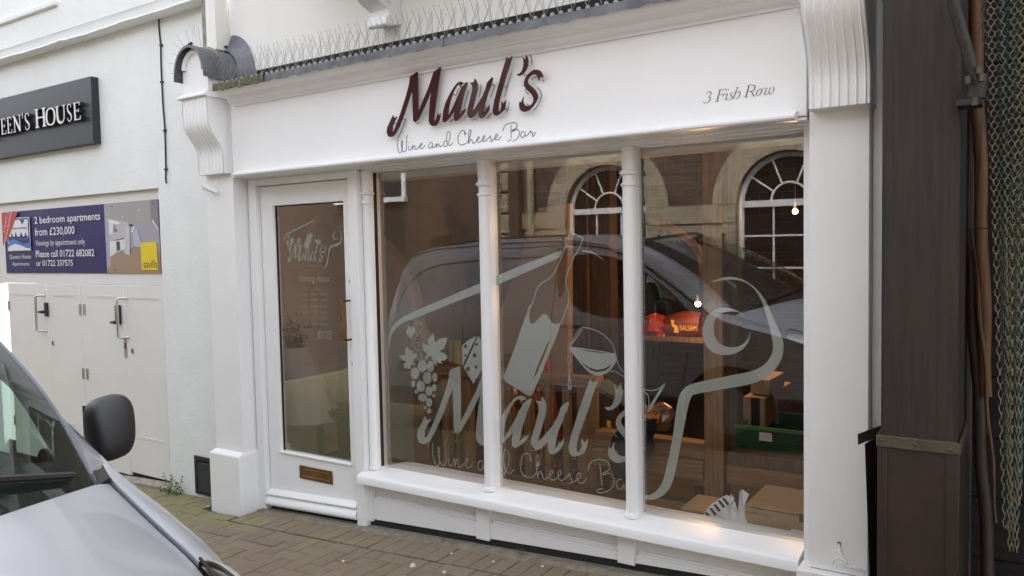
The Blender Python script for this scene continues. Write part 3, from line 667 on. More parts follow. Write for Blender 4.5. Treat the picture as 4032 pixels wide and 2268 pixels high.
G['bottle_motif'] = [('line', [(v.x, v.y) for v in cr(lc, 4)], .0052), ('line', [(v.x, v.y) for v in cr(rc, 4)], .0052), ('line', P2('b1', [(292,110),(496,212)], YG), .0058),
    ('poly', [P2('bt', [(525,165),(500,240),(440,420),(330,740),(205,1065),(207,1105),(235,1143),(500,1305),(525,1318),(550,1312),(570,1285),(650,1110),(880,540),(932,380),(890,400),(850,405),(815,388),(795,360),(745,292),(725,280),(705,280),(680,300),(600,385),(580,400),(555,405),(535,385),(525,340),(525,300),(545,170)], YG),
              P2('bt', [(786,598),(740,680),(690,800),(640,920),(600,1020),(568,1112),(620,1040),(680,900),(730,780)], YG)])]
rim = P2('gl', [(470,138),(600,162),(740,222),(850,310),(920,410),(950,510),(970,610),(1000,690),(1040,748)], YG)+P2('st', [(245,265),(305,318),(370,370),(420,390),(470,395),(530,375),(590,325)], YG)
G['wine_glass_motif'] = [('line', [(v.x, v.y) for v in cr(rim, 4)], .0046), ('line', P2('gl', [(455,140),(390,245),(300,395)], YG), .0036), ('line', [(v.x, v.y) for v in cr(P2('gl', [(475,160),(400,285),(315,385)], YG), 4)], .0054),
    ('line', [(v.x, v.y) for v in cr(P2('gl', [(885,775),(930,765),(980,785),(1040,828)], YG)+P2('st', [(240,290),(305,342),(380,398),(425,440),(437,490),(430,590)], YG), 4)], .0046), ('poly', [P2('st', [(572,330),(598,322),(592,345),(450,590),(415,625),(425,570),(530,400)], YG)]),
    ('poly', [P2('gl', [(295,412),(420,432),(560,450),(760,480),(900,510),(960,510),(970,570),(955,640),(910,720),(840,790),(750,830),(680,832),(600,805),(520,735),(440,640),(370,550),(305,470)], YG),
              P2('gl', [(430,590),(500,660),(580,715),(680,745),(780,735),(850,700),(895,660),(870,710),(800,760),(700,780),(600,755),(500,680)], YG), P2('gl', [(440,455),(560,482),(720,507),(860,515),(700,488),(560,468)], YG)]),
    ('line', [(v.x, v.y) for v in cr(P2('gl', [(300,405),(278,510),(265,600),(275,635),(292,647),(315,630),(316,560),(300,470)], YG), 4)], .0030),
    ('poly', [P2('gl', [(293,705),(282,850),(270,975),(275,1020),(298,1035),(322,1020),(326,975),(306,850)], YG), P2('gl', [(293,880),(285,960),(300,1005),(315,965)], YG)])]
G['moon_motif'] = [('poly', [smooth_loop(P2('D', [(570,300),(520,262),(450,247),(390,258),(340,300),(315,370),(320,440),(355,500),(420,530),(490,528),(550,500),(590,450),(603,388),(598,402),(580,440),(540,475),(490,485),(430,470),(390,425),(378,370),(390,320),(430,280),(480,270),(530,275)], YG), 3)]),
    ('poly', [smooth_loop(P2('D', [(358,97),(420,70),(480,60),(550,75),(610,110),(660,160),(700,220),(740,310),(780,400),(799,460),(795,530),(770,590),(720,650),(650,690),(560,715),(420,740),(280,765),(245,785),(225,850),(200,980),(170,1130),(140,1270),(110,1340),(60,1385),(0,1402),(-70,1388),(0,1370),(35,1348),(70,1300),(95,1210),(130,1050),(150,900),(170,790),(200,735),(250,705),(350,682),(480,655),(600,630),(670,600),(710,560),(735,510),(733,440),(715,360),(690,270),(660,190),(620,130),(570,95),(500,78),(430,82)], YG), 3)])]
ch1 = [(911,237),(855,262),(800,308),(803,458)]; ch2 = [(922,238),(814,476),(885,598),(955,480),(968,330),(945,262)]
G['cheese_motif'] = [('poly', [P2('c2', ch1, YG), P2('c2', ell(827,313,12,15), YG), P2('c2', ell(824,385,8,11), YG)]),
    ('poly', [P2('c2', ch2, YG), P2('c2', ell(908,300,11,11), YG), P2('c2', ell(895,382,13,15), YG), P2('c2', ell(846,487,17,20), YG), P2('c2', ell(905,470,12,14), YG)])]
gr = [(437,438,46,60),(515,443,36,56),(366,507,44,62),(484,552,44,62),(556,546,26,46),(350,610,21,38),(422,632,44,56),(500,675,36,50),(549,645,22,38),(378,682,17,22),(440,738,46,40),(500,785,33,46),(544,720,13,19),(466,835,13,18),(503,865,23,28)]
vine = P2('g', [(432,372),(430,330),(400,300),(350,250),(340,200),(360,165),(400,150),(430,170),(425,205),(395,220),(370,200),(375,160),(410,120),(440,70),(425,30),(395,18),(372,35)], YG)
big = [(543,125),(552,185),(560,215),(600,180),(640,172),(680,170),(660,220),(645,272),(600,298),(650,320),(678,352),(650,385),(612,388),(625,415),(592,412),(560,375),(580,440),(555,425),(540,395),(525,350),(505,340),(470,372),(455,375),(490,325),(445,290),(440,215),(470,230),(495,260),(485,190),(520,150)]
lf = [(290,255),(310,275),(328,300),(350,288),(345,322),(385,320),(388,350),(360,372),(340,375),(375,430),(350,432),(332,420),(320,470),(295,460),(262,455),(260,420),(290,392),(250,385),(215,340),(260,330),(280,328),(275,270)]
sl = [(295,35),(315,60),(330,80),(350,45),(360,80),(375,100),(370,130),(350,140),(345,165),(320,170),(300,150),(282,120),(280,100),(300,95)]
G['grape_motif'] = [('poly', [P2('g', ell(x, y, rx*.93, ry*.94), YG)]) for x, y, rx, ry in gr]+[('line', [(v.x, v.y) for v in cr(vine, 4)], .0042)]+[('poly', [P2('g', q, YG)]) for q in (big, lf, sl)]
m1 = aff([P2('z1', [(685,395)], YS)[0], P2('z2', [(1140,98)], YS)[0], P2('c4', [(1222,1035)], YS)[0]], [P2('c2', [(782,462)], YG)[0], P2('lw', [(985,45)], YG)[0], P2('c2', [(500,1054)], YG)[0]])
G['name_motif'] = [('poly', [[m1(p) for p in Lt[k]]]) for k in ('M', 'a', 'u', 'l', 'apostrophe', 's')]
G['name_motif'] += [('line', [m1((v.x, v.y)) for v in cr(P2(fr, p, YF), 4)], .0028) for fr, p in fl]
m2 = aff([P2('t', [(118,380)], YF)[0], P2('t', [(1970,425)], YF)[0], P2('t', [(975,248)], YF)[0]], [P2('c2', [(577,1045)], YG)[0], P2('lw', [(970,1265)], YG)[0], P2('c2', [(1130,1095)], YG)[0]])
G['tagline_motif'] = [('line', [m2((v.x, v.y)) for v in cr(s, 5)], .0042) for s in TGF]
def motif(items, b, y0, y1, f=None, sc=1.0):
    for it in items:
        if it[0] == 'poly': b.poly([[f(p) if f else p for p in L] for L in it[1]], y0, y1)
        else: b.ribbon([f(p) if f else p for p in it[1]], it[2]*sc, y0, y1)
own = {'grape_motif': 0, 'house_swoosh': 1, 'bottle_motif': 1, 'wine_glass_motif': 1, 'cheese_motif': 0, 'moon_motif': 2, 'name_motif': 1, 'tagline_motif': 1}
dy = 0
for k, it in G.items():
    b = MB(); motif(it, b, YG+dy, YG+dy+.0006); b.build(k, M['film'], PANE[own[k]]); dy += .0009
# the small version on the door, with opening hours
YD = -.0225
m3 = aff([P2('A', [(225,1235)], YG)[0], P2('D', [(799,460)], YG)[0], P2('D', [(-70,1388)], YG)[0]], [P2('dr', [(105,312)], YD)[0], P2('dr', [(745,268)], YD)[0], P2('dr', [(530,603)], YD)[0]])
b = MB()
for k, it in G.items():
    if k == 'tagline_motif': continue
    motif(it, b, YD, YD+.0006, m3, .45)
b.build('door_logo', M['film'], DOOR)
b = MB(); motif(G['tagline_motif'], b, YD+.001, YD+.0014, m3, .3); b.build('door_tagline', M['film faint'], DOOR)
def dbox(x0, y0, x1, y1):
    a = P2('dr', [(x0, y1)], YD)[0]; c = P2('dr', [(x1, y0)], YD)[0]; return a[0], c[0], a[1], c[1]
text_mesh('Opening Hours', *dbox(262, 680, 605, 770), YD, DOOR, M['film'], 'opening_hours_heading', shear=.35)
for k, (d_, h_) in enumerate([('Mon', 'Closed'), ('Tue', '12:00 - 23:00'), ('Wed', '12:00 - 23:00'), ('Thu', '12:00 - 23:00'), ('Fri', '12:00 - 23:00'), ('Sat', '12:00 - 23:00'), ('Sun', '12:00 - 22:00')]):
    y = 815+k*65
    text_mesh(d_, *dbox(318, y, 360, y+20), YD, DOOR, M['film faint'], 'opening_hours', shear=.3)
    text_mesh(h_, *(dbox(450, y, 515, y+20) if k == 0 else dbox(400, y, 580, y+20)), YD, DOOR, M['film faint'], 'opening_hours', shear=.3)
b = MB()
x0, x1, z0, z1 = dbox(475, 1290, 538, 1375); b.poly([ell((x0+x1)/2, (z0+z1)/2, (x1-x0)/2, (z1-z0)/2, 4, math.pi/4) if 0 else [(x0, z0), (x1, z0), (x1, z1), (x0, z1)], [(x0+(x1-x0)*u, z0+(z1-z0)*v) for u, v in [(.55,0),(.7,0),(.7,.42),(.82,.42),(.84,.56),(.7,.56),(.7,.68),(.85,.7),(.85,.84),(.62,.82),(.55,.7),(.55,.56),(.45,.56),(.45,.42),(.55,.42)]]], YD, YD+.0006)
x0, x1, z0, z1 = dbox(563, 1290, 630, 1378); cx2, cz2 = (x0+x1)/2, (z0+z1)/2
b.poly([[(x0, z0), (x1, z0), (x1, z1), (x0, z1)], [(x0+(x1-x0)*u, z0+(z1-z0)*v) for u, v in [(.15,.15),(.85,.15),(.85,.85),(.15,.85)]]], YD, YD+.0006)
b.poly([ell(cx2, cz2, (x1-x0)*.22, (z1-z0)*.22), ell(cx2, cz2, (x1-x0)*.13, (z1-z0)*.13)], YD, YD+.0006)
b.build('icon', M['film faint'], DOOR)
# ================================================================== UPPER WALL over the shop, with its oriel bracket
UW = thing('upper_house_front', 'cream rendered upper wall above the shop fascia carrying the curved bracket of a bay', 'building', (-2.4, 0, 2.75))
Cr = M['cream']
MB().box(-4.46, 1.6, -.06, .25, 2.765, 7.2).build('wall', Cr, UW)
# bracket: side profile in y,z
bp_ = [(-.061, 2.865), (-.175, 2.835), (-.19, 2.845), (-.19, 2.885), (-.16, 2.90), (-.17, 2.93), (-.24, 2.955), (-.34, 3.02), (-.42, 3.11), (-.47, 3.22), (-.50, 3.34), (-.061, 3.34)]
b = MB(); b.poly([bp_], -3.10, -2.96, axis='x'); b.build('bracket', M['white'], UW, bevel=.005)
b = MB(); b.poly([[(y*.9-.004, z+.03) for y, z in bp_[5:10]]+[(-.35, 3.32), (-.28, 3.15), (-.18, 3.0)]], -2.957, -2.95, axis='x'); b.build('bracket_panel', Cr, UW, bevel=.002)
MB().box(-3.62, 1.55, -.62, -.061, 3.345, 3.47).build('bay_floor', M['white'], UW, bevel=.006)
MB().box(-3.52, 1.5, -.58, -.061, 3.475, 5.6).build('bay_wall', Cr, UW)
b = MB(); b.box(-3.52, -3.44, -.30, -.061, 3.25, 3.344); b.box(-3.50, -3.40, -.42, -.305, 3.29, 3.344); b.build('bay_beam', M['white'], UW, bevel=.004, sep=1)
# pipes between the two fronts
def pipe(name, x, y, r, z0, z1, m, label):
    b = MB(); t = thing(name, label, 'pipe', (x, y, z0))
    b.tube([(x, y, z0), (x, y, z1)], r, 16); b.build('pipe', m, t, smooth=True)
    b = MB()
    for z in (3.35, 5.0): b.tube([(x, y, z), (x, y, z+.05)], r*1.12, 16)
    b.build('collar', m, t, smooth=True, sep=1)
    return t
M['stonepipe'] = mat('lichened pipe', (.40, .37, .29), .9, noise=.5, nscale=14, col2=(.20, .19, .15), bump=.5, bscale=40)
pipe('soil_pipe', -4.645, -.085, .043, 2.955, 7.0, M['stonepipe'], 'weathered brown stained pipe behind the lead roof, left of the white downpipe')
dp = thing('downpipe', 'square white downpipe dropping onto the lead roof of the left console', 'downpipe', (-4.50, -.13, 2.93))
MB().box(-4.556, -4.452, -.175, -.085, 2.935, 7.0).build('pipe', M['cream'], dp, bevel=.004)
b = MB(); b.box(-4.448, -4.434, -.12, -.07, 2.86, 2.965); b.build('clip', M['dark'], dp)
b = MB(); b.box(-4.450, -4.432, -.124, -.1205, 2.88, 2.90); b.box(-4.450, -4.432, -.124, -.1205, 2.925, 2.95); b.build('screw', M['steel'], dp, sep=1)

# bird spikes along the lead capping
BS = thing('bird_spike_strip', 'long row of thin crossed bird spikes on the lead capping above the fascia', 'bird spikes', (-2.5, -.30, 2.665))
b = MB(); x = -4.2
while x < -.8:
    b.lathe([(.010, 2.648), (.0115, 2.656), (.008, 2.664), (.003, 2.666)], x+.015, -.338, 8)
    x += .0455
b.build('spike_base', M['plastic clear'], BS, smooth=True, sep=1)
me = None; random.seed(11); cnt = 0; x = -4.18
b = MB(); b.tube([(0, 0, 0), (0, 0, 1)], .0011, 4)
sp0 = b.build('spike', M['wire'], BS); me = sp0.data; first = True
me.transform(Matrix.Translation(origin(BS)))
while x < -.85:
    for dx, dy_, ln in ((-.050, .035, .155), (.052, .02, .14), (-.004, -.03, .158), (.028, .06, .135), (-.036, -.045, .16)):
        v = Vector((dx+random.uniform(-.008, .008), dy_+random.uniform(-.008, .008), ln+random.uniform(-.006, .006)))
        o = sp0 if first else link('spike', me, BS); first = False
        o.location = Vector((x, -.337, 2.655))-origin(BS); o.rotation_euler = v.to_track_quat('Z', 'Y').to_euler(); o.scale = (1, 1, v.length)
    x += .0725
BS2 = thing('bird_spike_fan', 'fan of thin bird spikes sticking out round the lead roof of the left console', 'bird spikes', (-4.45, -.33, 2.95))
b = MB()
for k in range(9):
    a = math.pi*(.96-.075*k); p = Vector((ACX+.152*math.cos(a), -.34, AZ-.03+.175*math.sin(a))); q = p+Vector((math.cos(a)*.11, random.uniform(-.05, -.0), math.sin(a)*.12))
    b.tube([p, q], .0010, 4)
b.build('spike', M['wire'], BS2, sep=1)
b = MB(); 
for k in range(7):
    a = math.pi*(.52-.05*k); p = Vector((ACX+.151*math.cos(a), -.27+.002*k, AZ-.03+.176*math.sin(a))); b.obox(p, (.012, 0, 0), (0, .010, 0), (0, 0, .007))
b.build('spike_base', M['plastic clear'], BS2, sep=1)
b = MB(); b.tube([(ACX-.035, -.36, AZ+.148), (ACX-.035, -.352, AZ+.16)], .010, 8); b.tube([(ACX-.012, -.36, AZ+.152), (ACX-.012, -.352, AZ+.166)], .010, 8); b.build('clip', M['dark'], BS2, sep=1)

# ================================================================== QUEEN'S HOUSE FRONT (left)
QH = thing('rendered_house_front', 'pale painted render house front left of the shop with boarded door recess and string course', 'building', (-6.5, 0, -.2))
Rn = M['render']
xr = -5.355
b = MB(); b.box(xr, -4.50, -.05, .3, -.4, 3.30); b.box(-9.6, xr, -.05, .3, 2.085, 3.30); b.box(-9.6, -7.95, -.05, .3, -.6, 2.085); b.build('wall', Rn, QH, bevel=.004)
MB().box(-9.6, -4.70, -.12, .3, 3.395, 7.5).build('upper_wall', Rn, QH)
b = MB(); rows = []
for k in range(121):
    x = -9.6+4.98*k/120; wv = .004*math.sin(x*2.3)+.003*math.sin(x*6.7+1)+.0015*math.sin(x*19)+.001*math.sin(x*47); 
    if abs(x+6.43) < .05: wv += .012*(1-abs(x+6.43)/.05)
    rows.append([(x, -.119, 3.40+wv), (x, -.085, 3.335+wv), (x, -.082, 3.318+wv), (x, -.118, 3.322+wv), (x, -.150, 3.312+wv), (x, -.158, 3.301+wv), (x, -.150, 3.290+wv*.9), (x, -.12, 3.283+wv*.9), (x, -.04, 3.296)])
b.grid(rows).build('string_course', Rn, QH, smooth=True, angle=55)
b = MB(); b.box(-9.6, -6.50, -.150, -.1205, 3.60, 3.635); b.build('string_course', Rn, QH, bevel=.004)
# recessed doors
Wd = mat('white door board', (.80, .785, .77), .5, noise=.04, nscale=2, bump=.05, bscale=8)
b = MB(); b.box(-7.95, xr, -.012, .02, 1.365, 2.084); b.box(xr-.004, xr+.0, -.049, -.012, -.2, 2.084); b.build('door_head_board', Wd, QH, bevel=.002)
for i, (x0, xm, x1, lb) in enumerate([(-7.79, -7.10, -6.56, 'left pair of tall white flush doors'), (-6.51, -5.925, -5.372, 'right pair of tall white flush doors')]):
    D = None
    for j, (a, c) in enumerate(((x0, xm-.003), (xm+.003, x1))):
        zb = gz(c)+.055+ (0 if i else .01); zt = 1.362
        b = MB(); b.box(a, c, -.020, .015, zb, zt)
        o = b.build('door_leaf', Wd, QH, bevel=.003)
        b = MB()
        for z in (zt-.105, .16):
            for dz in (0, .012): b.box(a+.09, c-.09, -.0235, -.0205, z+dz, z+dz+.0045)
        b.build('bead', Wd, o, sep=1)
        b = MB()
        for z in (1.155, .62, .10):
            xx = a+.008 if j == 0 else c-.008
            b.box(xx-.016, xx+.016, -.0255, -.0205, z-.045, z+.045); b.tube([(xx, -.027, z-.045), (xx, -.027, z+.045)], .005, 8)
        b.build('hinge', M['steel'], o, sep=1)
    if i == 0: b = MB(); b.box(x1+.004, -6.512, -.018, .015, -.2, 1.40); b.build('door_post', Wd, QH)
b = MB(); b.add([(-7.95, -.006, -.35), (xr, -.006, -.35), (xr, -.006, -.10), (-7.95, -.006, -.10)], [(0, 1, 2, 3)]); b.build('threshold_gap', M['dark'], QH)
M['sill stone'] = mat('worn stone sill', (.42, .38, .31), .9, noise=.4, nscale=16, bump=.5, bscale=40)
b = MB(); b.add([(-7.95, -.052, gz(-7.95)+.012), (xr, -.052, gz(xr)+.012), (xr, -.01, gz(xr)+.045), (-7.95, -.01, gz(-7.95)+.045), (-7.95, -.055, -.6), (xr, -.055, -.5)], [(0, 1, 2, 3), (4, 5, 1, 0)]); b.build('door_sill', M['sill stone'], QH)
def dhandle(x, z0, z1, keypad):
    t = thing('pull_handle', 'steel D pull handle beside a black %s on the %s white doors' % (('push-button keypad lock', 'right') if keypad else ('thumb-turn lock plate', 'left')), 'door handle', (x, -.02, z0), 'pull handles on the white doors')
    b = MB(); b.tube([(x+.03, -.02, z1), (x, -.075, z1), (x-.006, -.085, z1-.012), (x-.006, -.085, z0+.012), (x, -.075, z0), (x+.03, -.02, z0)], .0105, 10); b.build('grip', M['steel'], t, smooth=True)
    return t
dhandle(-7.16, .955, 1.262, False); dhandle(-5.905, .955, 1.262, True)
def lock(x, z, big, label):
    t = thing('door_lock', label, 'lock', (x, -.02, z))
    h = .075 if big else .06
    MB().box(x-.022, x+.022, -.052 if big else -.04, -.0205, z-h, z+h).build('lock_body', M['blackplastic'], t, bevel=.004)
    if big:
        for k in range(5):
            for j in (-1, 1):
                b = MB(); b.tube([(x+j*.009, -.052, z+.05-k*.022), (x+j*.009, -.056, z+.05-k*.022)], .0055, 8); b.build('button', M['steel'], t)
    b = MB(); b.tube([(x-.005, -.05, z-.06 if big else z-.02), (x-.005, -.075, z-.06 if big else z-.02)], .013, 10); b.tube([(x-.005, -.068, z-.06 if big else z-.02), (x-.05, -.070, z-.06 if big else z-.02)], .010, 8); b.build('knob', M['blackplastic'], t, smooth=True)
lock(-5.985, 1.13, True, 'black push-button keypad lock with rows of steel buttons on the white door')
lock(-7.10, 1.14, False, 'narrow black thumb-turn lock on the further white door')
b = MB(); t = thing('latch_plate_thing', 'narrow steel latch keep below the right pull handle on the white doors', 'latch', (-5.92, -.02, .86)); t.name = 'latch_keep'
MB().box(-5.945, -5.905, -.024, -.0205, .79, .955).build('plate', M['steel'], t); MB().box(-5.932, -5.918, -.0262, -.0242, .86, .91).build('slot', M['dark'], t)
for x, lb in ((-5.83, 'small oval keyhole cover right of the latch keep on the white doors'), (-7.03, 'small oval keyhole cover below the lock of the further white door')):
    t = thing('keyhole_cover', lb, 'keyhole', (x, -.02, .85)); b = MB(); b.poly([ell(x, .85, .014, .024)], -.027, -.0205); b.build('cover', M['steel'], t); b = MB(); b.poly([ell(x, .85, .005, .012, 10)], -.029, -.0272); b.build('hole', M['dark'], t)

# black ventilation grille tucked against the plinth
VG = thing('vent_grille', 'dark plastic ventilation grille low on the wall beside the left plinth', 'vent', (-4.85, -.05, -.15))
b = MB(); z0_, z1_ = -.135, .135; x0_, x1_ = -5.045, -4.60
b.box(x0_, x1_, -.062, -.0505, z1_-.035, z1_); b.box(x0_, x1_, -.062, -.0505, z0_-.01, z0_+.022); b.box(x0_, x0_+.03, -.062, -.0505, z0_+.022, z1_-.035); b.box(-4.815, -4.79, -.062, -.0505, z0_+.022, z1_-.035); b.box(x1_-.03, x1_, -.062, -.0505, z0_+.022, z1_-.035)
b.build('frame', M['blackplastic'], VG, bevel=.003)
MB().box(x0_, x1_, -.0525, -.0503, z0_, z1_-.01).build('backing', M['dark'], VG)
sl_ = None
for k in range(21):
    z = z0_+.028+k*.0095
    for a, c in ((x0_+.031, -4.816), (-4.789, x1_-.031)):
        b = MB(); b.add([(a, -.060, z), (c, -.060, z), (c, -.053, z+.006), (a, -.053, z+.006), (a, -.060, z-.0025), (c, -.060, z-.0025)], [(0, 1, 2, 3), (4, 5, 1, 0)]); b.build('slat', M['blackplastic'], VG)

# black cable clipped to the wall
BC = thing('black_cable', 'thin black cable clipped down the pale render wall from the top', 'cable', (-5.3, -.055, 2.2))
pc = [(780, 3), (742, 24), (700, 38), (656, 41), (634, 57), (625, 89), (632, 178), (634, 255), (637, 323), (642, 420), (649, 514), (653, 668), (652, 700), (655, 722)]
b = MB(); b.tube(cr([tuple(W(px, py, -.058)) for px, py in pc], 5), .0058, 8); b.build('cable', M['blackplastic'], BC, smooth=True)
for px, py in ((768, 6), (700, 36), (632, 60), (634, 178), (637, 323), (649, 514), (653, 667)):
    p = W(px, py, -.058); b = MB(); b.obox(p, (.013, 0, 0), (0, .008, 0), (0, 0, .008)); b.build('clip', M['blackplastic'], BC, bevel=.002)

# anthracite sign with raised letters
YB = -.112
QS = thing('house_sign', 'dark grey box sign with raised silver capitals QUEEN\'S HOUSE on the render wall', 'sign', (-7.2, -.06, 2.7))
xR = -6.085; zt, zb = W(363, 298, YB).z, W(373, 563, YB).z
MB().box(-8.45, xR, YB, -.0505, zb, zt).build('sign_board', M['anth'], QS, bevel=.003)
YL = -.150
CAPS = {'Q': [([(.5,.02),(.18,.12),(.04,.5),(.18,.88),(.5,.98),(.82,.88),(.96,.5),(.82,.12),(.5,.02)], [.08,.13,.19,.13,.08,.13,.19,.13,.08]), ([(.55,.05),(.8,-.12),(1.05,-.2)], [.12,.12,.05])],
 'U': [([(.16,1),(.17,.35),(.3,.1),(.52,.04),(.74,.1),(.85,.35),(.86,1)], [.17,.17,.17,.12,.08,.08,.08]), ([(.0,.98),(.34,.98)], .06), ([(.72,.98),(1.0,.98)], .06)],
 'E': [([(.24,0),(.24,1)], .19), ([(.08,.97),(.84,.97)], .07), ([(.08,.03),(.90,.03)], .07), ([(.24,.52),(.72,.52)], .065), ([(.82,.99),(.86,.80)], .06), ([(.88,.0),(.95,.22)], .06), ([(.72,.62),(.72,.42)], .05)],
 'N': [([(.17,0),(.17,1)], .075), ([(.12,.98),(.86,.04)], .18), ([(.86,0),(.86,1)], .075), ([(.02,.03),(.33,.03)], .06), ([(.72,.97),(1.0,.97)], .06), ([(.0,.97),(.2,.97)], .06)],
 "'": [([(.5,1.05),(.42,.72)], [.32,.06])],
 'S': [([(.80,.78),(.76,.92),(.5,.98),(.24,.90),(.18,.74),(.30,.58),(.60,.44),(.82,.28),(.76,.10),(.5,.02),(.22,.06),(.14,.24)], [.05,.07,.09,.13,.17,.19,.19,.17,.13,.09,.07,.05])],
 'H': [([(.19,0),(.19,1)], .16), ([(.83,0),(.83,1)], .16), ([(.19,.52),(.83,.52)], .065), ([(.04,.03),(.36,.03)], .06), ([(.68,.03),(.99,.03)], .06), ([(.04,.97),(.36,.97)], .06), ([(.68,.97),(.99,.97)], .06)],
 'O': [([(.5,.02),(.18,.12),(.05,.5),(.18,.88),(.5,.98),(.82,.88),(.95,.5),(.82,.12),(.5,.02)], [.07,.13,.18,.13,.07,.13,.18,.13,.07])]}
zc = W(300, 468, YL)
zbase = (W(15*.20704, 350+890*.20704, YL).z+W(1500*.20704, 350+572*.20704, YL).z)/2
hs_ = W(1460*.20704, 350+240*.20704, YL).z-W(1460*.20704, 350+582*.20704, YL).z
spans = [('E', 0, 105, hs_), ('E', 118, 218, hs_), ('N', 238, 388, hs_), ("'", 405, 450, hs_), ('S', 455, 560, hs_), ('H', 655, 868, hs_*1.10), ('O', 868, 1045, hs_), ('U', 1058, 1245, hs_), ('S', 1268, 1372, hs_), ('E', 1392, 1535, hs_)]
spn = [0]
M['letter side'] = mat('dark bronze letter side', (.06, .058, .06), .3, metal=.6)
def capital(ch, x0, x1, h):
    b = MB(); 
    for s, wd in CAPS[ch]:
        n = len(s); ws = wd if isinstance(wd, list) else [wd]*n
        p = [(x0+(x1-x0)*a, zbase+h*c, w_) for (a, c), w_ in zip(s, ws)]
        q = cr(p, 4) if n > 3 else [Vector(v) for v in p]
        k = .0002*spn[0]; spn[0] = (spn[0]+1) % 7
        b.ribbon([(v.x, v.y) for v in q], [v.z*(x1-x0)*.95 for v in q], YL-k, YL-k+.003); b.ribbon([(v.x, v.y) for v in q], [v.z*(x1-x0)*.93 for v in q], YL-k+.0032, YB-.001, 1)
    b.build('letter', [M['letter'], M['letter side']], QS)
for ch, a, c, h in spans: capital(ch, W(a*.20704, 450, YL).x, W(c*.20704, 450, YL).x, h)
xE = W(0, 450, YL).x
capital('U', xE-.155, xE-.012, hs_); capital('Q', xE-.345, xE-.17, hs_*1.10)

# estate agents' board
YP = -.020
PB = thing('apartment_board', 'blue and photo advertising board for two bedroom apartments fixed above the white doors', 'advertising board', (-6.6, -.013, 1.7))
pz0, pz1 = 1.456, 2.007; px0, px1 = -7.80, -5.39; pxm = -6.14
col = lambda n, c, r=.35: mat(n, c, r)
navy, red_, yel, blu, wht = col('print navy', (.022, .018, .115)), col('print red', (.50, .045, .035)), col('print yellow', (.78, .60, .03)), col('print blue', (.06, .20, .58)), col('print white', (.75, .76, .80))
MB().box(px0, px1, YP, -.0125, pz0, pz1).build('board', navy, PB)
def pp(u, v): return (px0+(px1-px0)*u, pz0+(pz1-pz0)*v)
# u,v measured on the rectified board
def fromq(px, py): q = W(px, py, YP); return (q.x, q.z)
F6 = lambda x, y: fromq(0+x*.207, 800+y*.207)
F7 = lambda x, y: fromq(380+x*.22091, 770+y*.22085)
layers = [0]
def pr(pts, m, name='print'):
    layers[0] += 1; y = YP-.0005-.00025*layers[0]; b = MB(); b.poly([pts], y, y+.0002); return b.build(name, m, PB)
# the room photograph: ceiling, walls, floor, units
room = [([F7(133,150),F7(1090,62),F7(1120,600),F7(960,490),F7(690,530),F7(430,470),F7(210,405),F7(145,390)], (.36, .35, .34)), ([F7(145,385),F7(210,405),F7(258,1255),F7(192,1310)], (.40, .38, .47)), ([F7(210,405),F7(560,480),F7(600,560),F7(600,1070),F7(520,1045),F7(460,980),F7(250,1100)], (.50, .48, .50)),
        ([F7(600,560),F7(690,530),F7(960,490),F7(1120,600),F7(1140,1000),F7(820,940),F7(670,910),F7(610,975)], (.36, .34, .42)), ([F7(192,1310),F7(258,1250),F7(250,1105),F7(460,985),F7(520,1045),F7(600,1075),F7(625,970),F7(670,915),F7(820,935),F7(1140,1000),F7(1155,1388),F7(196,1382)], (.36, .25, .165)),
        ([F7(960,75),F7(1090,62),F7(1120,600),F7(975,480)], (.23, .23, .22)), ([F7(215,425),F7(425,482),F7(400,512),F7(225,490)], (.80, .80, .82)), ([F7(222,490),F7(300,505),F7(300,690),F7(232,690)], (.72, .71, .76)), ([F7(240,835),F7(355,810),F7(365,995),F7(250,1095)], (.74, .74, .76)),
        ([F7(360,825),F7(418,815),F7(428,965),F7(370,990)], (.06, .06, .06)), ([F7(420,800),F7(540,780),F7(510,960),F7(430,970)], (.68, .69, .72)), ([F7(235,830),F7(530,770),F7(530,785),F7(240,850)], (.80, .80, .82)), ([F7(320,800),F7(505,755),F7(505,775),F7(330,808)], (.03, .03, .04)), ([F7(320,520),F7(350,590),F7(390,635),F7(310,640)], (.26, .20, .22)),
        ([F7(515,560),F7(595,545),F7(605,1070),F7(515,1040)], (.56, .55, .58)), ([F7(665,540),F7(692,530),F7(655,655),F7(628,650)], (.80, .80, .80)), ([F7(990,450),F7(1012,430),F7(1112,590),F7(1112,625)], (.72, .71, .74)), ([F7(700,570),F7(740,600),F7(830,930),F7(690,905),F7(655,690)], (.46, .47, .58))]
for i, (p, c) in enumerate(room): pr(p, col('print room %d' % i, c, .4), 'room_photo')
for x, y in ((290, 200), (1018, 143), (350, 1315)): q = F7(x, y); pr(ell(q[0], q[1], .006, .006, 8), M['dark'], 'screw')
for x, y in ((765, 260), (470, 378)): q = F7(x, y); pr(ell(q[0], q[1], .006, .006, 8), wht, 'room_photo')
YX = lambda: YP-.0005-.00025*(layers[0]+1)
a, c = F7(815, 1328), F7(1090, 822); pr([(a[0]+.004, a[1]), (F7(1112, 1325)[0], a[1]), (F7(1105, 1300)[0], c[1]), (a[0]+.004, c[1])], yel, 'agent_panel')
def ptext(t, x0, y0, x1, y1, m, fr, name='lettering', bold=0, rot=0):
    a = fr(x0, y1); c = fr(x1, y0); a2 = fr(x0, y0); c2 = fr(x1, y1)
    layers[0] += 1
    return text_mesh(t, (a[0]+a2[0])/2, (c[0]+c2[0])/2, (a[1]+c2[1])/2, (a2[1]+c[1])/2, YP-.0005-.00025*layers[0], PB, m, name, bold=bold, rot=rot)
ptext('savills', 850, 1150, 1095, 1290, M['black'], F7)
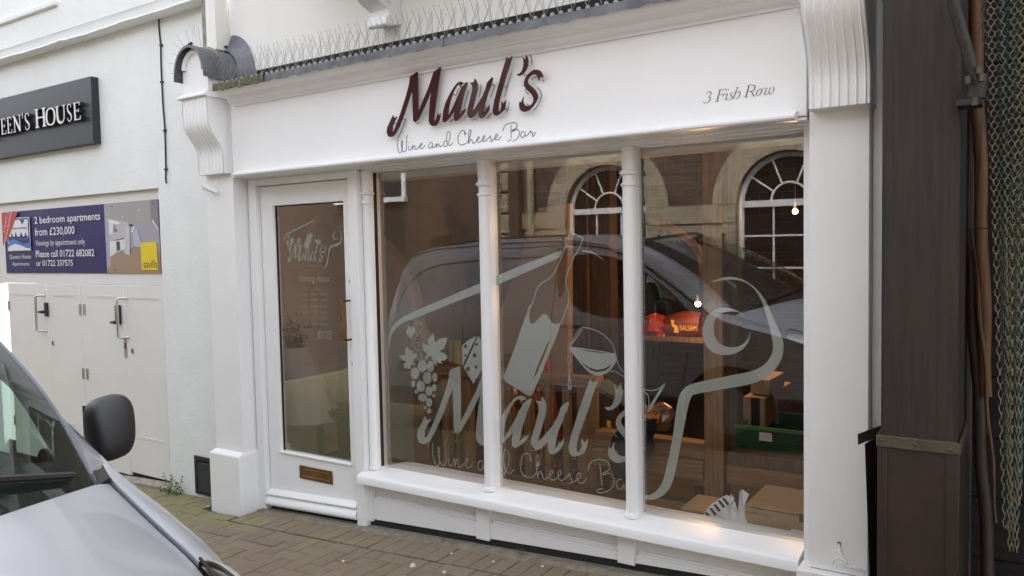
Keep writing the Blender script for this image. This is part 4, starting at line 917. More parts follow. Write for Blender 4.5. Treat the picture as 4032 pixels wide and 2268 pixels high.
ptext('2 bedroom apartments', 668, 215, 1925, 400, wht, F6, bold=.012)
ptext('from £230,000', 680, 455, 1435, 630, wht, F6, bold=.012)
ptext('Viewings by appointment only', 690, 690, 1635, 830, wht, F6)
ptext('Please call 01722 682082', 698, 885, 1810, 1020, wht, F6, bold=.012)
ptext('or 01722 337575', 708, 1080, 1405, 1195, wht, F6, bold=.012)
ptext('Queens House', 203, 975, 610, 1070, wht, F6); ptext('Apartments', 255, 1115, 578, 1210, wht, F6)
L_ = [F6(150, 285), F6(575, 265), F6(608, 900), F6(172, 915)]
pr(L_, wht, 'logo'); i2 = [F6(165, 300), F6(565, 280), F6(597, 888), F6(184, 902)]; pr(i2, navy, 'logo')
pr([F6(175,325),F6(545,305),F6(560,628),F6(190,642)], wht, 'logo')
pr([F6(225,332),F6(290,328),F6(260,400)], navy, 'logo'); pr([F6(390,318),F6(490,312),F6(445,405)], navy, 'logo'); pr([F6(232,642),F6(248,560),F6(275,640)], navy, 'logo'); pr([F6(300,638),F6(320,545),F6(350,636)], navy, 'logo'); pr([F6(400,634),F6(422,545),F6(455,632)], navy, 'logo'); pr([F6(490,630),F6(508,545),F6(535,628)], navy, 'logo')
ptext('Middelton&Major', 190, 455, 548, 505, M['black'], F6)
wv = [F6(x, y) for x, y in [(172,800),(200,720),(250,685),(320,690),(400,740),(480,775),(600,745)]]
pr(wv+[F6(x, y) for x, y in [(602,850),(500,830),(420,790),(320,775),(240,800),(180,850)]], blu, 'logo'); pr([F6(x, y) for x, y in [(180,850),(240,800),(320,775),(420,800),(520,845),(606,862),(607,895),(184,903)]], wht, 'logo')
pr([F6(x, y) for x, y in [(330,655),(400,670),(480,690),(585,645),(588,665),(500,700),(420,690)]], blu, 'logo')
pr([F6(54,188), F6(365,162), F6(205,600), F6(85,825)], red_, 'corner_flash')
q0 = F6(130, 345); ptext('LAST 2', 30, 320, 250, 372, wht, F6, rot=R(62)); ptext('REMAINING', -10, 425, 380, 478, wht, F6, rot=R(62))

# weed growing at the foot of the wall
WD = thing('weed', 'small green weed growing at the foot of the white wall', 'weed', (-5.2, -.09, gz(-5.2)))
M['leaf'] = mat('weed leaf', (.13, .20, .045), .6, noise=.4, nscale=30)
random.seed(5); b = MB(); bl = MB()
base = Vector((-5.23, -.10, gz(-5.23)))
for k in range(16):
    q = base+Vector((random.uniform(-.09, .07), random.uniform(-.03, .03), 0)); tip = q+Vector((random.uniform(-.06, .08), random.uniform(-.05, .02), random.uniform(.03, .15)*(1.2 if k % 4 == 0 else .7)))
    b.tube([q, (q+tip)/2+Vector((0, 0, .01)), tip], .0015, 4)
    for j in range(9):
        c_ = q.lerp(tip, .25+.085*j)+Vector((random.uniform(-.012, .012), random.uniform(-.012, .012), random.uniform(-.006, .01))); u = Vector((random.uniform(-1, 1), random.uniform(-1, 1), random.uniform(-.4, .8))).normalized()*.011; v = u.cross(Vector((random.uniform(-1, 1), 1, .5))).normalized()*.006
        bl.add([c_-u, c_+v, c_+u, c_-v], [(0, 1, 2, 3)])
b.build('stem', M['leaf'], WD); o = bl.build('foliage', M['leaf'], WD); o['kind'] = 'stuff'
for gx, gy in ((-2.72, -.10), (-2.2, -.10)):
    t = thing('grass_tuft', 'tiny tuft of grass at the base of the panelled stall riser, %s' % ('under the left panel' if gx < -2.5 else 'under the middle panel'), 'grass tuft', (gx, gy, gz(gx))); b = MB()
    for k in range(11):
        q = Vector((gx+random.uniform(-.02, .02), gy+random.uniform(-.012, .012), gz(gx))); b.tube([q, q+Vector((random.uniform(-.02, .02), random.uniform(-.03, .01), random.uniform(.025, .06)))], [.0012, .0003], 4)
    o = b.build('blade', M['leaf'], t); o['kind'] = 'stuff'
# ================================================================== TIMBER HOUSE (right) with corner post, poles and nets
TH = thing('timber_house', 'dark brown timber fronted house at the right edge with big corner post', 'building', (.6, 0, .1))
M['darkwood'] = wood_mat('dark stained timber', (.034, .025, .019), (.018, .013, .010), True, .75)
M['brownwood'] = wood_mat('brown timber', (.11, .060, .030), (.05, .028, .016), True, .6)
M['sheet'] = mat('brown painted sheet', (.036, .020, .016), .5, noise=.5, nscale=7, col2=(.022, .014, .012), bump=.12, bscale=20)
M['strap'] = mat('painted strap', (.085, .068, .045), .5, noise=.4, nscale=20)
M['blackwood'] = wood_mat('blackened board', (.010, .008, .007), (.005, .004, .004), False, .9)
for k in range(16):
    MB().box(-.45, 3.2, -.03+.004*(k % 2), .04, -.1+k*.235, -.1+k*.235+.229).build('board', M['blackwood'], TH)
b = MB(); b.box(-.420, -.184, -.50, -.16, .85, 4.2); POST = b.build('corner_post', M['darkwood'], TH, bevel=.008)
b = MB(); b.box(-.428, -.176, -.508, -.152, gz(-.3)-.05, .876); b.build('post_cladding', M['sheet'], POST, bevel=.004)
zs0 = W(3452, 1752, -.515).z
b = MB(); b.box(-.432, -.172, -.516, -.50, .874, .914); b.box(-.432, -.424, -.515, -.15, .874, .914); b.box(-.180, -.172, -.515, -.15, .874, .914); b.build('post_strap', M['strap'], POST, bevel=.002, sep=1)
b = MB()
for px, py in ((3470, 1732), (3603, 1750), (3740, 1772), (3475, 1776), (3741, 1805), (3470, 2060), (3731, 2100), (3728, 2240)):
    p = W(px, py, -.518); b.lathe([(.007, 0), (.006, .003), (.002, .005)], 0, 0, 8)
    n = 24; 
    for v in b.v[-n:]:
        v.xyz = Vector((p.x+v.x, -.5165-v.z if py < 1774 else -.5085-v.z, p.z+v.y))
b.build('rivet', M['strap'], POST, smooth=True, sep=1)
b = MB(); b.box(-.428, -.398, -.514, -.5085, gz(-.3), .872); b.box(-.215, -.176, -.514, -.5085, gz(-.3), .872); b.build('cladding_fold', M['sheet'], POST, bevel=.002, sep=1)
# bent sheet edge sprung away from the post towards the white pilaster
b = MB(); Yb = -.36
pl = [W(3405, 1747, Yb), W(3468, 1712, Yb+.1), W(3468, 2300, Yb+.1), W(3425, 2300, Yb)]; pl2 = [p+Vector((.004, .012, 0)) for p in pl]
b.add(pl+pl2, [(0, 1, 2, 3), (7, 6, 5, 4), (0, 3, 7, 4), (1, 0, 4, 5)]); b.build('bent_cladding', M['sheet'], POST)
pl = [W(3377, 1709, Yb-.02), W(3465, 1676, Yb+.09), W(3465, 1716, Yb+.09), W(3378, 1752, Yb-.02)]; pl2 = [p+Vector((.004, .012, 0)) for p in pl]
b = MB(); b.add(pl+pl2, [(0, 1, 2, 3), (7, 6, 5, 4), (0, 3, 7, 4), (1, 0, 4, 5), (3, 2, 6, 7)]); b.build('strap_end', M['strap'], POST)
# door jambs behind the post
def vbar(name, pxa, pxb, Y, m, z0=-.05, z1=4.0, dep=.05):
    x0, x1 = W(pxa, 1100, Y).x, W(pxb, 1100, Y).x
    return MB().box(x0, x1, Y, Y+dep, z0, z1).build(name, m, TH, bevel=.004)
vbar('jamb', 3784, 3803, -.12, M['darkwood']); vbar('jamb', 3806, 3832, -.05, wood_mat('worn jamb', (.085, .058, .036), (.04, .028, .02), True)); 
b = MB(); Yj = -.16; b.add([W(3783, 1800, Yj), W(3812, 1760, Yj), W(3812, 2300, Yj), W(3770, 2300, Yj)]+[p+Vector((0, .03, 0)) for p in (W(3783, 1800, Yj), W(3812, 1760, Yj), W(3812, 2300, Yj), W(3770, 2300, Yj))], [(0, 1, 2, 3), (7, 6, 5, 4), (0, 4, 5, 1), (1, 5, 6, 2), (0, 3, 7, 4)]); b.build('broken_board', M['sheet'], TH)
def pole(label, p0, p1, r0, r1, m, Y0, Y1):
    a, c = W(*p0, Y0), W(*p1, Y1); t = thing('wooden_pole', label, 'pole', c, 'poles leaning beside the corner post')
    b = MB(); n = 14
    b.tube([a.lerp(c, k/n)+Vector((.004*math.sin(k*1.3), 0, 0)) for k in range(n+1)], [r0+(r1-r0)*k/n for k in range(n+1)], 12); b.build('pole', m, t, smooth=True)
M['polewood'] = wood_mat('orange brown pole', (.15, .065, .022), (.06, .027, .012), True, .7)
pole('thick orange-brown round pole standing just right of the dark corner post', (3838, -60), (3885, 1560), .024, .020, M['polewood'], -.10, -.16)
pole('thin pale orange stake in front of the thick pole, pointed at the foot', (3842, 980), (3925, 2060), .010, .004, M['polewood'], -.14, -.22)
pole('dark leaning pole between corner post and orange pole, lower half', (3812, 900), (3900, 2400), .020, .022, M['sheet'], -.09, -.20)
# iron strut with clamp
IS = thing('iron_strut', 'black iron scaffold strut slanting across the top of the corner post to a bolted clamp', 'strut', W(3845, 330, -.55))
M['iron'] = mat('rusty iron', (.028, .020, .017), .6, noise=.5, nscale=25, bump=.3, bscale=80)
b = MB(); b.tube([W(3728, -80, -.60), W(3850, 345, -.56)], .018, 12); b.build('rod', M['iron'], IS, smooth=True)
b = MB(); c_ = W(3845, 345, -.55); b.tube([c_+Vector((0, 0, -.035)), c_+Vector((.004, 0, .03))], .027, 12); b.obox(c_+Vector((-.02, .03, -.045)), (.035, 0, 0), (0, .05, 0), (0, 0, .010)); b.build('clamp', M['iron'], IS, smooth=True, angle=40)
b = MB()
for px, py in ((3812, 315), (3856, 275), (3866, 305), (3838, 400)):
    p = W(px, py, -.585); b.tube([p+Vector((0, 0, -.012)), p+Vector((0, 0, .012))], .009, 6)
b.build('bolt', M['strap'], IS, sep=1)
# fishing nets gathered by a chain
FN = thing('fishing_net', 'tan and teal knotted fishing net hanging in folds from above at the right edge', 'net', W(3960, 1000, -.42))
netc = {'tan': mat('tan twine', (.17, .135, .09), .95), 'teal': mat('teal twine', (.018, .085, .085), .95), 'olive': mat('olive twine', (.12, .125, .075), .95)}
random.seed(3)
def fold(pa, pm_, pb, wa, wm, wb, n, cl, Y, cell=.0215, rr=.0021):
    b = MB(); top, mid, bot = W(*pa, Y), W(*pm_, Y-.01), W(*pb, Y)
    L = (top-bot).length; N = int(L/cell*2)
    for s in range(n):
        pts = []
        for k in range(N+1):
            t = k/N
            if t < .5: c_ = top.lerp(mid, t*2); wd = wa+(wm-wa)*t*2
            else: c_ = mid.lerp(bot, t*2-1); wd = wm+(wb-wm)*(t*2-1)
            sg = (-1 if (k//2) % 2 else 1)
            u = (s+.5+.46*sg*(1 if s % 2 else -1))/n-.5
            pts.append(c_+Vector((u*wd, .012*math.sin(u*9+t*3)+.004*sg+random.uniform(-.002, .002), random.uniform(-.0015, .0015))))
        b.tube(pts, rr, 4, cap=False)
    return b.build('net_fold', netc[cl], FN)
fold((3876, -30), (3880, 120), (3882, 222), .022, .02, .012, 2, 'teal', -.40)
fold((3912, -30), (3940, 900), (3974, 2080), .058, .046, .034, 6, 'tan', -.42)
fold((3962, -30), (3966, 900), (3984, 2040), .055, .046, .036, 6, 'teal', -.41)
fold((4010, -30), (3986, 900), (3990, 2170), .06, .046, .030, 6, 'olive', -.425)
fold((4055, -30), (4006, 890), (4000, 1990), .07, .042, .030, 6, 'tan', -.43)
fold((4105, -30), (4024, 870), (4008, 1930), .07, .036, .024, 6, 'teal', -.415)
CH = thing('chain', 'thin rusty chain tied across the poles holding the fishing net back', 'chain', W(3900, 897, -.44))
b = MB(); p0, p1 = W(3822, 897, -.30), W(4022, 893, -.455)
for k in range(38):
    c_ = p0.lerp(p1, (k+.5)/38)-Vector((0, 0, .004*math.sin(math.pi*k/37))); rx = .0032; d_ = (p1-p0).normalized()*.0042
    up = Vector((0, 0, 1)) if k % 2 else Vector((0, 1, 0))
    ring = [c_+d_*math.cos(a)+up*.0026*math.sin(a) for a in [2*math.pi*j/8 for j in range(9)]]
    b.tube(ring, .0009, 4, cap=False)
b.build('link', M['strap'], CH, sep=1)
# ================================================================== SILVER VAN, parked nose to the right
YC = -3.24
def P(X, s, h): return Vector((X, YC+s, gz(X)+h))
M['paint'] = mat('silver paint', (.47, .485, .525), .40, metal=.5, coat=.5)
M['trim'] = mat('grey trim', (.03, .03, .033), .55, bump=.15, bscale=300)
M['vanglass'] = glass_mat('van glass', (.60, .72, .67), .8)
M['rubber'] = mat('tyre rubber', (.015, .015, .015), .75)
M['chrome'] = mat('lamp reflector', (.75, .75, .76), .12, metal=1)
M['lens'] = glass_mat('lamp lens', (.92, .94, .95), 2.0)
VAN = thing('parked_van', 'silver compact panel van with black door mirrors parked in front of the shop', 'van', (-3.2, YC, gz(-3.2)))
SH = [(.15, .82), (.30, .872), (.5, .886), (.8, .892), (1.0, .883), (1.1, .862), (1.3, .80), (1.55, .735), (1.66, .70), (1.76, .655), (1.9, .60)]
TF = [(-5.40, .955), (-5.30, .985), (-5.1, 1.0), (-2.1, 1.0), (-1.8, .993), (-1.6, .965), (-1.4, .915), (-1.2, .82), (-1.08, .71), (-1.02, .62)]
TOP = [(-5.40, 1.10), (-5.36, 1.30), (-5.28, 1.56), (-5.18, 1.68), (-5.05, 1.725), (-4.9, 1.742), (-4.2, 1.75), (-3.6, 1.73), (-3.3, 1.71), (-2.98, 1.65), (-2.68, 1.53), (-2.35, 1.30), (-2.19, 1.18), (-2.04, 1.07), (-1.94, 1.01), (-1.77, .955), (-1.61, .91), (-1.45, .86), (-1.3, .80), (-1.15, .72), (-1.03, .62)]
sh = lambda h: lerp_tab(SH, h)[0]
tf = lambda X: lerp_tab(TF, X)[0]
topH = lambda X: lerp_tab(TOP, X)[0]
def S(X, h, off=0, sg=1): return P(X, sg*(sh(h)*tf(X)+off), h)
WH = [(-1.90, .315), (-4.62, .315)]
winp = [(-3.335, 1.54), (-3.34, 1.30), (-3.30, 1.20), (-3.18, 1.11), (-2.95, 1.055), (-2.25, 1.02), (-2.17, 1.05), (-2.38, 1.245), (-2.66, 1.445), (-2.92, 1.555), (-3.15, 1.595), (-3.29, 1.59)]
def convex_cut(bm, poly):
    n = len(poly); cx_ = sum(p[0] for p in poly)/n; cz_ = sum(p[1] for p in poly)/n
    for i in range(n):
        a, b_ = poly[i], poly[(i+1) % n]; nx, nz = b_[1]-a[1], -(b_[0]-a[0])
        geom = list(bm.verts)+list(bm.edges)+list(bm.faces)
        # only the neighbourhood of the opening needs the cut
        fs = [f for f in bm.faces if any(abs(v.co.x-cx_) < 1.0 for v in f.verts)]
        es = {e for f in fs for e in f.edges}; vs = {v for f in fs for v in f.verts}
        bmesh.ops.bisect_plane(bm, geom=list(vs)+list(es)+fs, plane_co=(a[0], 0, a[1]), plane_no=(nx, 0, nz), dist=1e-5)
    def inside(x, z):
        sgn = None
        for i in range(n):
            a, b_ = poly[i], poly[(i+1) % n]; c = (b_[0]-a[0])*(z-a[1])-(b_[1]-a[1])*(x-a[0])
            if sgn is None: sgn = c > 0
            elif (c > 0) != sgn: return False
        return True
    dead = [f for f in bm.faces if inside(f.calc_center_median().x, f.calc_center_median().z)]
    bmesh.ops.delete(bm, geom=dead, context='FACES')
def bm_obj(bm, name, m, parent, smooth=True, angle=35):
    bmesh.ops.recalc_face_normals(bm, faces=bm.faces)
    off = origin(parent)
    for v in bm.verts: v.co -= off
    me = bpy.data.meshes.new(name); bm.to_mesh(me); bm.free()
    for m_ in (m if isinstance(m, (list, tuple)) else [m]): me.materials.append(m_)
    if smooth:
        me.shade_smooth()
        try: me.set_sharp_from_angle(angle=R(angle))
        except Exception: pass
    return link(name, me, parent)
XS = sorted(set([round(-5.40+k*.055, 4) for k in range(80) if -5.40+k*.055 < -1.03]+[t[0] for t in TOP]))
for sg in (1, -1):
    bm = bmesh.new(); cols = []
    for X in XS:
        tp = topH(X); cols.append([bm.verts.new((X, sg*sh(.22+(tp-.22)*k/30)*tf(X), .22+(tp-.22)*k/30)) for k in range(31)])
    for a, c in zip(cols, cols[1:]):
        for k in range(30): bm.faces.new((a[k], c[k], c[k+1], a[k+1]))
    convex_cut(bm, winp)
    for wx, wz in WH: convex_cut(bm, [(wx+.355*math.cos(2*math.pi*k/18), wz+.355*math.sin(2*math.pi*k/18)) for k in range(18)])
    for v in bm.verts: v.co = P(v.co.x, v.co.y, v.co.z)
    o = bm_obj(bm, 'body_side', M['paint'], VAN)
    # door glass with seal
    b = MB(); nW = len(winp); dense = []
    for i in range(nW):
        a, c = winp[i], winp[(i+1) % nW]
        for k in range(4): dense.append((a[0]+(c[0]-a[0])*k/4, a[1]+(c[1]-a[1])*k/4))
    cxw, czw = -2.80, 1.28
    rows = []
    for f in (1.0, .8, .6, .4, .2, .02): rows.append([S(cxw+(x-cxw)*f, czw+(z-czw)*f, -.008, sg) for x, z in dense+dense[:1]])
    b.grid(rows).build('side_window', M['vanglass'], VAN, smooth=True)
    b = MB(); rows = [[S(cxw+(x-cxw)*f, czw+(z-czw)*f, o_, sg) for x, z in dense+dense[:1]] for f, o_ in ((1.012, .002), (.985, .003), (.965, -.004))]; b.grid(rows).build('window_seal', M['trim'], VAN, smooth=True)
    def strip(pts, wd, off, m, name):
        b = MB(); pts = [Vector(p) for p in pts]; L = []; Rr = []
        for i, p in enumerate(pts):
            t = (pts[min(i+1, len(pts)-1)]-pts[max(i-1, 0)]).normalized(); q = Vector((-t.y, t.x))*wd*.5
            L.append(S(p.x+q.x, p.y+q.y, off, sg)); Rr.append(S(p.x-q.x, p.y-q.y, off, sg))
        return b.grid([L, Rr]).build(name, m, VAN)
    hz = lambda a, c, n=14: [(a[0]+(c[0]-a[0])*k/n, a[1]+(c[1]-a[1])*k/n) for k in range(n+1)]
    strip(hz((-3.46, .30), (-3.46, 1.69)), .008, .0018, M['dark'], 'shut_line')
    strip(hz((-4.43, .70), (-4.40, 1.60))+[(-4.36, 1.68), (-4.28, 1.70)]+hz((-4.25, 1.702), (-3.47, 1.69)), .008, .0018, M['dark'], 'shut_line')
    strip([(-2.06, 1.0), (-2.2, .92), (-2.22, .72), (-2.26, .5)], .008, .0018, M['dark'], 'shut_line')
    strip([(-2.05, 1.062), (-2.19, 1.16), (-2.35, 1.278), (-2.68, 1.505), (-2.98, 1.628), (-3.3, 1.688), (-3.46, 1.695)], .014, .0022, M['dark'], 'shut_line')
    strip(cr([(-5.28, 1.15), (-5.22, 1.36), (-5.02, 1.53), (-4.75, 1.59), (-4.3, 1.605), (-3.62, 1.60)], 5), .010, .0018, M['dark'], 'panel_recess')
    strip([(-5.34, 1.055), (-4.5, 1.05), (-3.8, 1.035), (-3.47, 1.03)], .016, .004, M['paint'], 'waist_crease')
    strip([(-2.28, .93), (-2.0, .90), (-1.8, .86), (-1.6, .80), (-1.45, .72)], .016, .004, M['paint'], 'waist_crease')
    strip([(-4.95, 1.0), (-4.72, 1.0), (-4.70, .97), (-4.70, .87), (-4.72, .85), (-4.93, .85), (-4.95, .87), (-4.95, 1.0)], .007, .0018, M['dark'], 'fuel_flap_line' if sg > 0 else 'panel_line')
    b = MB(); rows = [[S(X, h, o_, sg) for X in [-5.30+k*.1 for k in range(40)] if not any(abs(X-wx) < .36 for wx, _ in WH)] for h, o_ in ((.30, .004), (.32, .02), (.40, .022), (.43, .004))]
    # lower black cladding in three lengths between the wheels
    for a, c in ((-5.36, -4.99), (-4.25, -2.27), (-1.53, -1.20)):
        b2 = MB(); b2.grid([[S(a+(c-a)*k/14, h, o_, sg) for k in range(15)] for h, o_ in ((.22, .003), (.25, .018), (.38, .02), (.41, .003))]); b2.build('sill_cladding', M['trim'], VAN, smooth=True)
    # wheels
    for wx, wz in WH:
        c0 = P(wx, sg*.79, wz); WHL = bpy.data.objects.new('wheel', None)
        b = MB(); prof = [(.19, -.095), (.27, -.10), (.30, -.09), (.315, -.06), (.315, .06), (.30, .09), (.27, .10), (.19, .095)]
        n = 32; vs = [c0+Vector((r*math.cos(2*math.pi*k/n), sg*y, r*math.sin(2*math.pi*k/n))) for r, y in prof for k in range(n)]
        b.add(vs, [(i*n+k, i*n+(k+1) % n, (i+1)*n+(k+1) % n, (i+1)*n+k) for i in range(len(prof)-1) for k in range(n)])
        T = b.build('wheel', M['rubber'], VAN, smooth=True)
        b = MB(); prof = [(.195, .07), (.18, .085), (.10, .092), (.03, .09), (.001, .089)]
        vs = [c0+Vector((r*(1-(.06 if k % 4 == 0 else 0))*math.cos(2*math.pi*k/n), sg*y, r*(1-(.06 if k % 4 == 0 else 0))*math.sin(2*math.pi*k/n))) for r, y in prof for k in range(n)]
        b.add(vs, [(i*n+k, i*n+(k+1) % n, (i+1)*n+(k+1) % n, (i+1)*n+k) for i in range(len(prof)-1) for k in range(n)]); b.build('wheel_trim', mat('wheel silver', (.35, .35, .36), .4, metal=.6), T, smooth=True)
        b = MB(); rows = [[P(wx+r*math.cos(a), sg*s_, wz+r*math.sin(a)) for a in [math.pi*k/16*1.08-.12 for k in range(17)]] for r, s_ in ((.356, .88), (.36, .60))]; b.grid(rows).build('wheel_arch_liner', M['dark'], VAN, smooth=True)
# windscreen, pillars, roof
WEC = [(-1.87, .75, 1.045), (-1.93, .745, 1.12), (-2.06, .74, 1.25), (-2.25, .715, 1.40), (-2.55, .675, 1.58), (-2.80, .65, 1.685)]
WCC = [(-1.38, 0, 1.14), (-1.55, 0, 1.27), (-1.78, 0, 1.42), (-2.02, 0, 1.55), (-2.26, 0, 1.66), (-2.46, 0, 1.735)]
PO = [(-2.04, .868, 1.07), (-2.10, .852, 1.115), (-2.27, .813, 1.24), (-2.46, .774, 1.38), (-2.74, .726, 1.56), (-3.02, .699, 1.66)]
def curve(tab, t):
    q = cr(tab, 8); f = t*(len(q)-1); i = min(int(f), len(q)-2); return q[i].lerp(q[i+1], f-i)
def WS(t, u, off=0):
    e, c = curve(WEC, t), curve(WCC, t); k = abs(u)**2
    return P(c.x+(e.x-c.x)*k+off*.75, u*e.y, c.z+(e.z-c.z)*k+off*.66)
rows = [[WS(t/16, u/14) for u in range(-14, 15)] for t in range(17)]
MB().grid(rows).build('windscreen', M['vanglass'], VAN, smooth=True)
def fr_(t0, t1, u0, u1, nt=8, nu=10): return [[WS(t0+(t1-t0)*i/nt, u0+(u1-u0)*j/nu, .002) for j in range(nu+1)] for i in range(nt+1)]
b = MB(); 
for sg in (1, -1):
    rows = []
    for i in range(21):
        t = i/20; wi = .80 if t > .3 else .80+.0*(.3-t)
        wi = .84-.07*max(0, (.25-t)/.25)**1.5
        rows.append([WS(t, sg*(wi+(1.0-wi)*j/4), -.004) for j in range(5)])
    b.grid(rows)
rows = [[WS(-0+.13*i/4*(1+.35*abs(u/14)), u/14*.99, -.004) for u in range(-14, 15)] for i in range(5)]; b.grid(rows)
rows = [[WS(1-.07*i/3, u/14*.99, -.004) for u in range(-14, 15)] for i in range(4)]; b.grid(rows)
b.build('windscreen_border', M['dark'], VAN, smooth=True)
for sg in (1, -1):
    rows = []
    for i in range(21):
        t = i/20; e, p = curve(WEC, t), curve(PO, t); m_ = e.lerp(p, .5); bul = .012
        rows.append([P(e.x, sg*e.y, e.z-.006), P(e.x, sg*(e.y+.004), e.z+.004)]+[P(e.x+(p.x-e.x)*k, sg*(e.y+(p.y-e.y)*k), e.z+(p.z-e.z)*k+bul*math.sin(math.pi*k)) for k in (.15, .35, .55, .75, .9, 1.0)])
    MB().grid(rows).build('windscreen_pillar', M['paint'], VAN, smooth=True, angle=60)
rows = []
RX = [-2.46, -2.6, -2.8, -3.02, -3.3, -3.7, -4.2, -4.7, -5.0, -5.12, -5.22, -5.30, -5.36]
for i, X in enumerate(RX):
    row = []
    for j in range(-12, 13):
        u = j/12; Xe = min(X, -2.80-.0) if False else X-(.34*u*u*max(0, (X+3.3)/.84) if X > -3.3 else 0)
        hh = topH(Xe)+.004; se = sh(topH(Xe))*tf(Xe); row.append(P(Xe, u*se, hh+(.052 if X > -5.1 else .03)*(1-u*u)*(1 if X > -5.2 else .4)+.012*(1-abs(u)**8)))
    rows.append(row)
MB().grid(rows).build('roof', M['paint'], VAN, smooth=True)
for sg in (1, -1):
    b = MB(); b.tube([P(X, sg*(sh(topH(X))*tf(X)+.0), topH(X)+.010) for X in [-5.1+k*.1 for k in range(22)]], .011, 8); b.build('roof_gutter', M['paint'], VAN, smooth=True)
    b = MB(); b.tube([P(X, sg*(sh(topH(X))*tf(X)-.10), topH(X)+.055) for X in [-4.85+k*.14 for k in range(11)]], .010, 8); 
    for X in (-4.82, -4.1, -3.5): b.tube([P(X, sg*(sh(topH(X))*tf(X)-.10), topH(X)+.01), P(X, sg*(sh(topH(X))*tf(X)-.10), topH(X)+.055)], .010, 6)
    b.build('roof_rail', M['trim'], VAN, smooth=True)
# rear, bonnet, wings
rows = []
for h in (.22, .5, .8, 1.05, 1.10, 1.3, 1.5, 1.62):
    Xr = -5.42 if h < 1.1 else lerp_tab([(1.1, -5.40), (1.3, -5.365), (1.56, -5.285), (1.68, -5.19)], h)[0]
    rows.append([P(Xr-.02*(1-(u/8)**2), u/8*sh(h)*tf(Xr), h) for u in range(-8, 9)])
MB().grid(rows).build('rear_doors', M['paint'], VAN, smooth=True)
GL = [(-1.885, .792, 1.05), (-1.77, .780, 1.012), (-1.65, .770, .970), (-1.48, .745, .925), (-1.32, .70, .875), (-1.17, .62, .815)]
BL = [(-1.405, 0, 1.130), (-1.29, 0, 1.085), (-1.19, 0, 1.03), (-1.10, 0, .955), (-1.035, 0, .86), (-1.01, 0, .79)]
def BON(t, u):
    g, c = curve(GL, t), curve(BL, t); k = abs(u)**2.0
    if t < .12: k2 = k*(1-.0)
    rr_ = .018*max(0, abs(u)-.9)/.1
    return P(c.x+(g.x-c.x)*k, u*(g.y-.004), c.z+(g.z-c.z)*k+.016*math.sin(math.pi*min(1, abs(u)))*1.0-rr_*.5)
rows = [[BON(t/20, u/16) for u in range(-16, 17)] for t in range(21)]
rows.append([p-Vector((0, 0, .02)) for p in rows[-1]])
MB().grid(rows).build('bonnet', M['paint'], VAN, smooth=True)
b = MB(); b.grid([[BON(0, u/16)+Vector((-.03 if False else 0, 0, -.012)) for u in range(-16, 17)], [WS(.0, u/16, -.006) for u in range(-16, 17)], [WS(.03, u/16, -.006) for u in range(-16, 17)]]).build('scuttle', M['dark'], VAN)
GLX = sorted([(p.x, p.y, p.z) for p in cr(GL, 8)])
glx = lambda X: lerp_tab(GLX, X)
for sg in (1, -1):
    rows = []
    for k in range(25):
        X = -2.045+(.568)*k/24
        if X < -1.885:
            f = (X+2.045)/.16; e = Vector((0, .845+(.796-.845)*f, 1.075+(1.052-1.075)*f)); 
        else: g = glx(X); e = Vector((0, g[0]+.004, g[1]))
        tp = topH(X); so = sh(tp)*tf(X); row = [P(X, sg*(e.y-.002), e.z-.014), P(X, sg*e.y, e.z-.001)]
        for q in (.08, .25, .45, .65, .82, .94, 1.0): row.append(P(X, sg*(e.y+(so-e.y)*q), e.z+(tp-e.z)*q+.010*math.sin(math.pi*q)))
        rows.append(row)
    MB().grid(rows).build('front_wing', M['paint'], VAN, smooth=True, angle=70)
    # black corner piece between windscreen foot and wing
    b = MB(); a_ = [WS(.0, sg*.97, .003), WS(.0, sg*1.0, .003), WS(.10, sg*1.0, .004), P(-2.03, sg*.846, 1.078), P(-1.895, sg*.797, 1.054)]; n0 = sum(a_, Vector())/5+Vector((0, 0, .006))
    b.add(a_+[n0], [(i, (i+1) % 5, 5) for i in range(5)]); b.build('corner_trim', M['trim'], VAN, smooth=True)
    # headlamp: dark bowl, reflector and clear lens
    def lamp(off, sc0=0.0):
        rows = []
        for k in range(13):
            X = -1.475+.36*k/12; g = glx(X); tp = topH(X); so = sh(tp)*tf(X); hl = lerp_tab([(-1.475, .905), (-1.36, .765), (-1.2, .65), (-1.10, .60)], X)[0]
            row = []
            for q in (0, .25, .5, .75, 1.0): row.append(P(X, sg*(g[0]+.004+(so-g[0])*q+off*q), g[1]+(tp-g[1])*q+.008*math.sin(math.pi*q)+off))
            for q in (.33, .66, 1.0):
                h_ = tp+(min(hl, tp)-tp)*q; row.append(P(X, sg*(sh(h_)*tf(X)+off), h_))
            rows.append(row)
        return rows
    H = MB().grid(lamp(.004)).build('headlight', M['lens'], VAN, smooth=True)
    MB().grid(lamp(-.006)).build('lamp_bowl', M['chrome'], H, smooth=True)
    b = MB(); e = [r[0]+Vector((0, sg*.002, .007)) for r in lamp(.0)]; b.tube(e, .0035, 6); b.build('lamp_rim', M['dark'], H, smooth=True)
    b = MB(); q = P(-1.30, sg*.73, .80); b.tube([q+Vector((.07, 0, .03)), q+Vector((.02, 0, .01)), q], [.062, .05, .02], 16, cap=False); b.build('reflector', M['chrome'], H, smooth=True)
rows = []
for h, dx in ((.18, -.05), (.25, 0), (.45, .03), (.60, .02), (.72, 0), (.80, -.02)):
    rows.append([P(-1.02+dx-.06*(u/10)**2-.20*abs(u/10)**6, u/10*.68, h) for u in range(-10, 11)])
MB().grid(rows).build('front_bumper', M['paint'], VAN, smooth=True)
b = MB(); rows = [[P(-.99+dx-.05*(u/8)**2, u/8*.42, h) for u in range(-8, 9)] for h, dx in ((.30, -.0), (.33, .012), (.52, .012), (.55, -.0))]; b.grid(rows).build('grille', M['trim'], VAN, smooth=True)
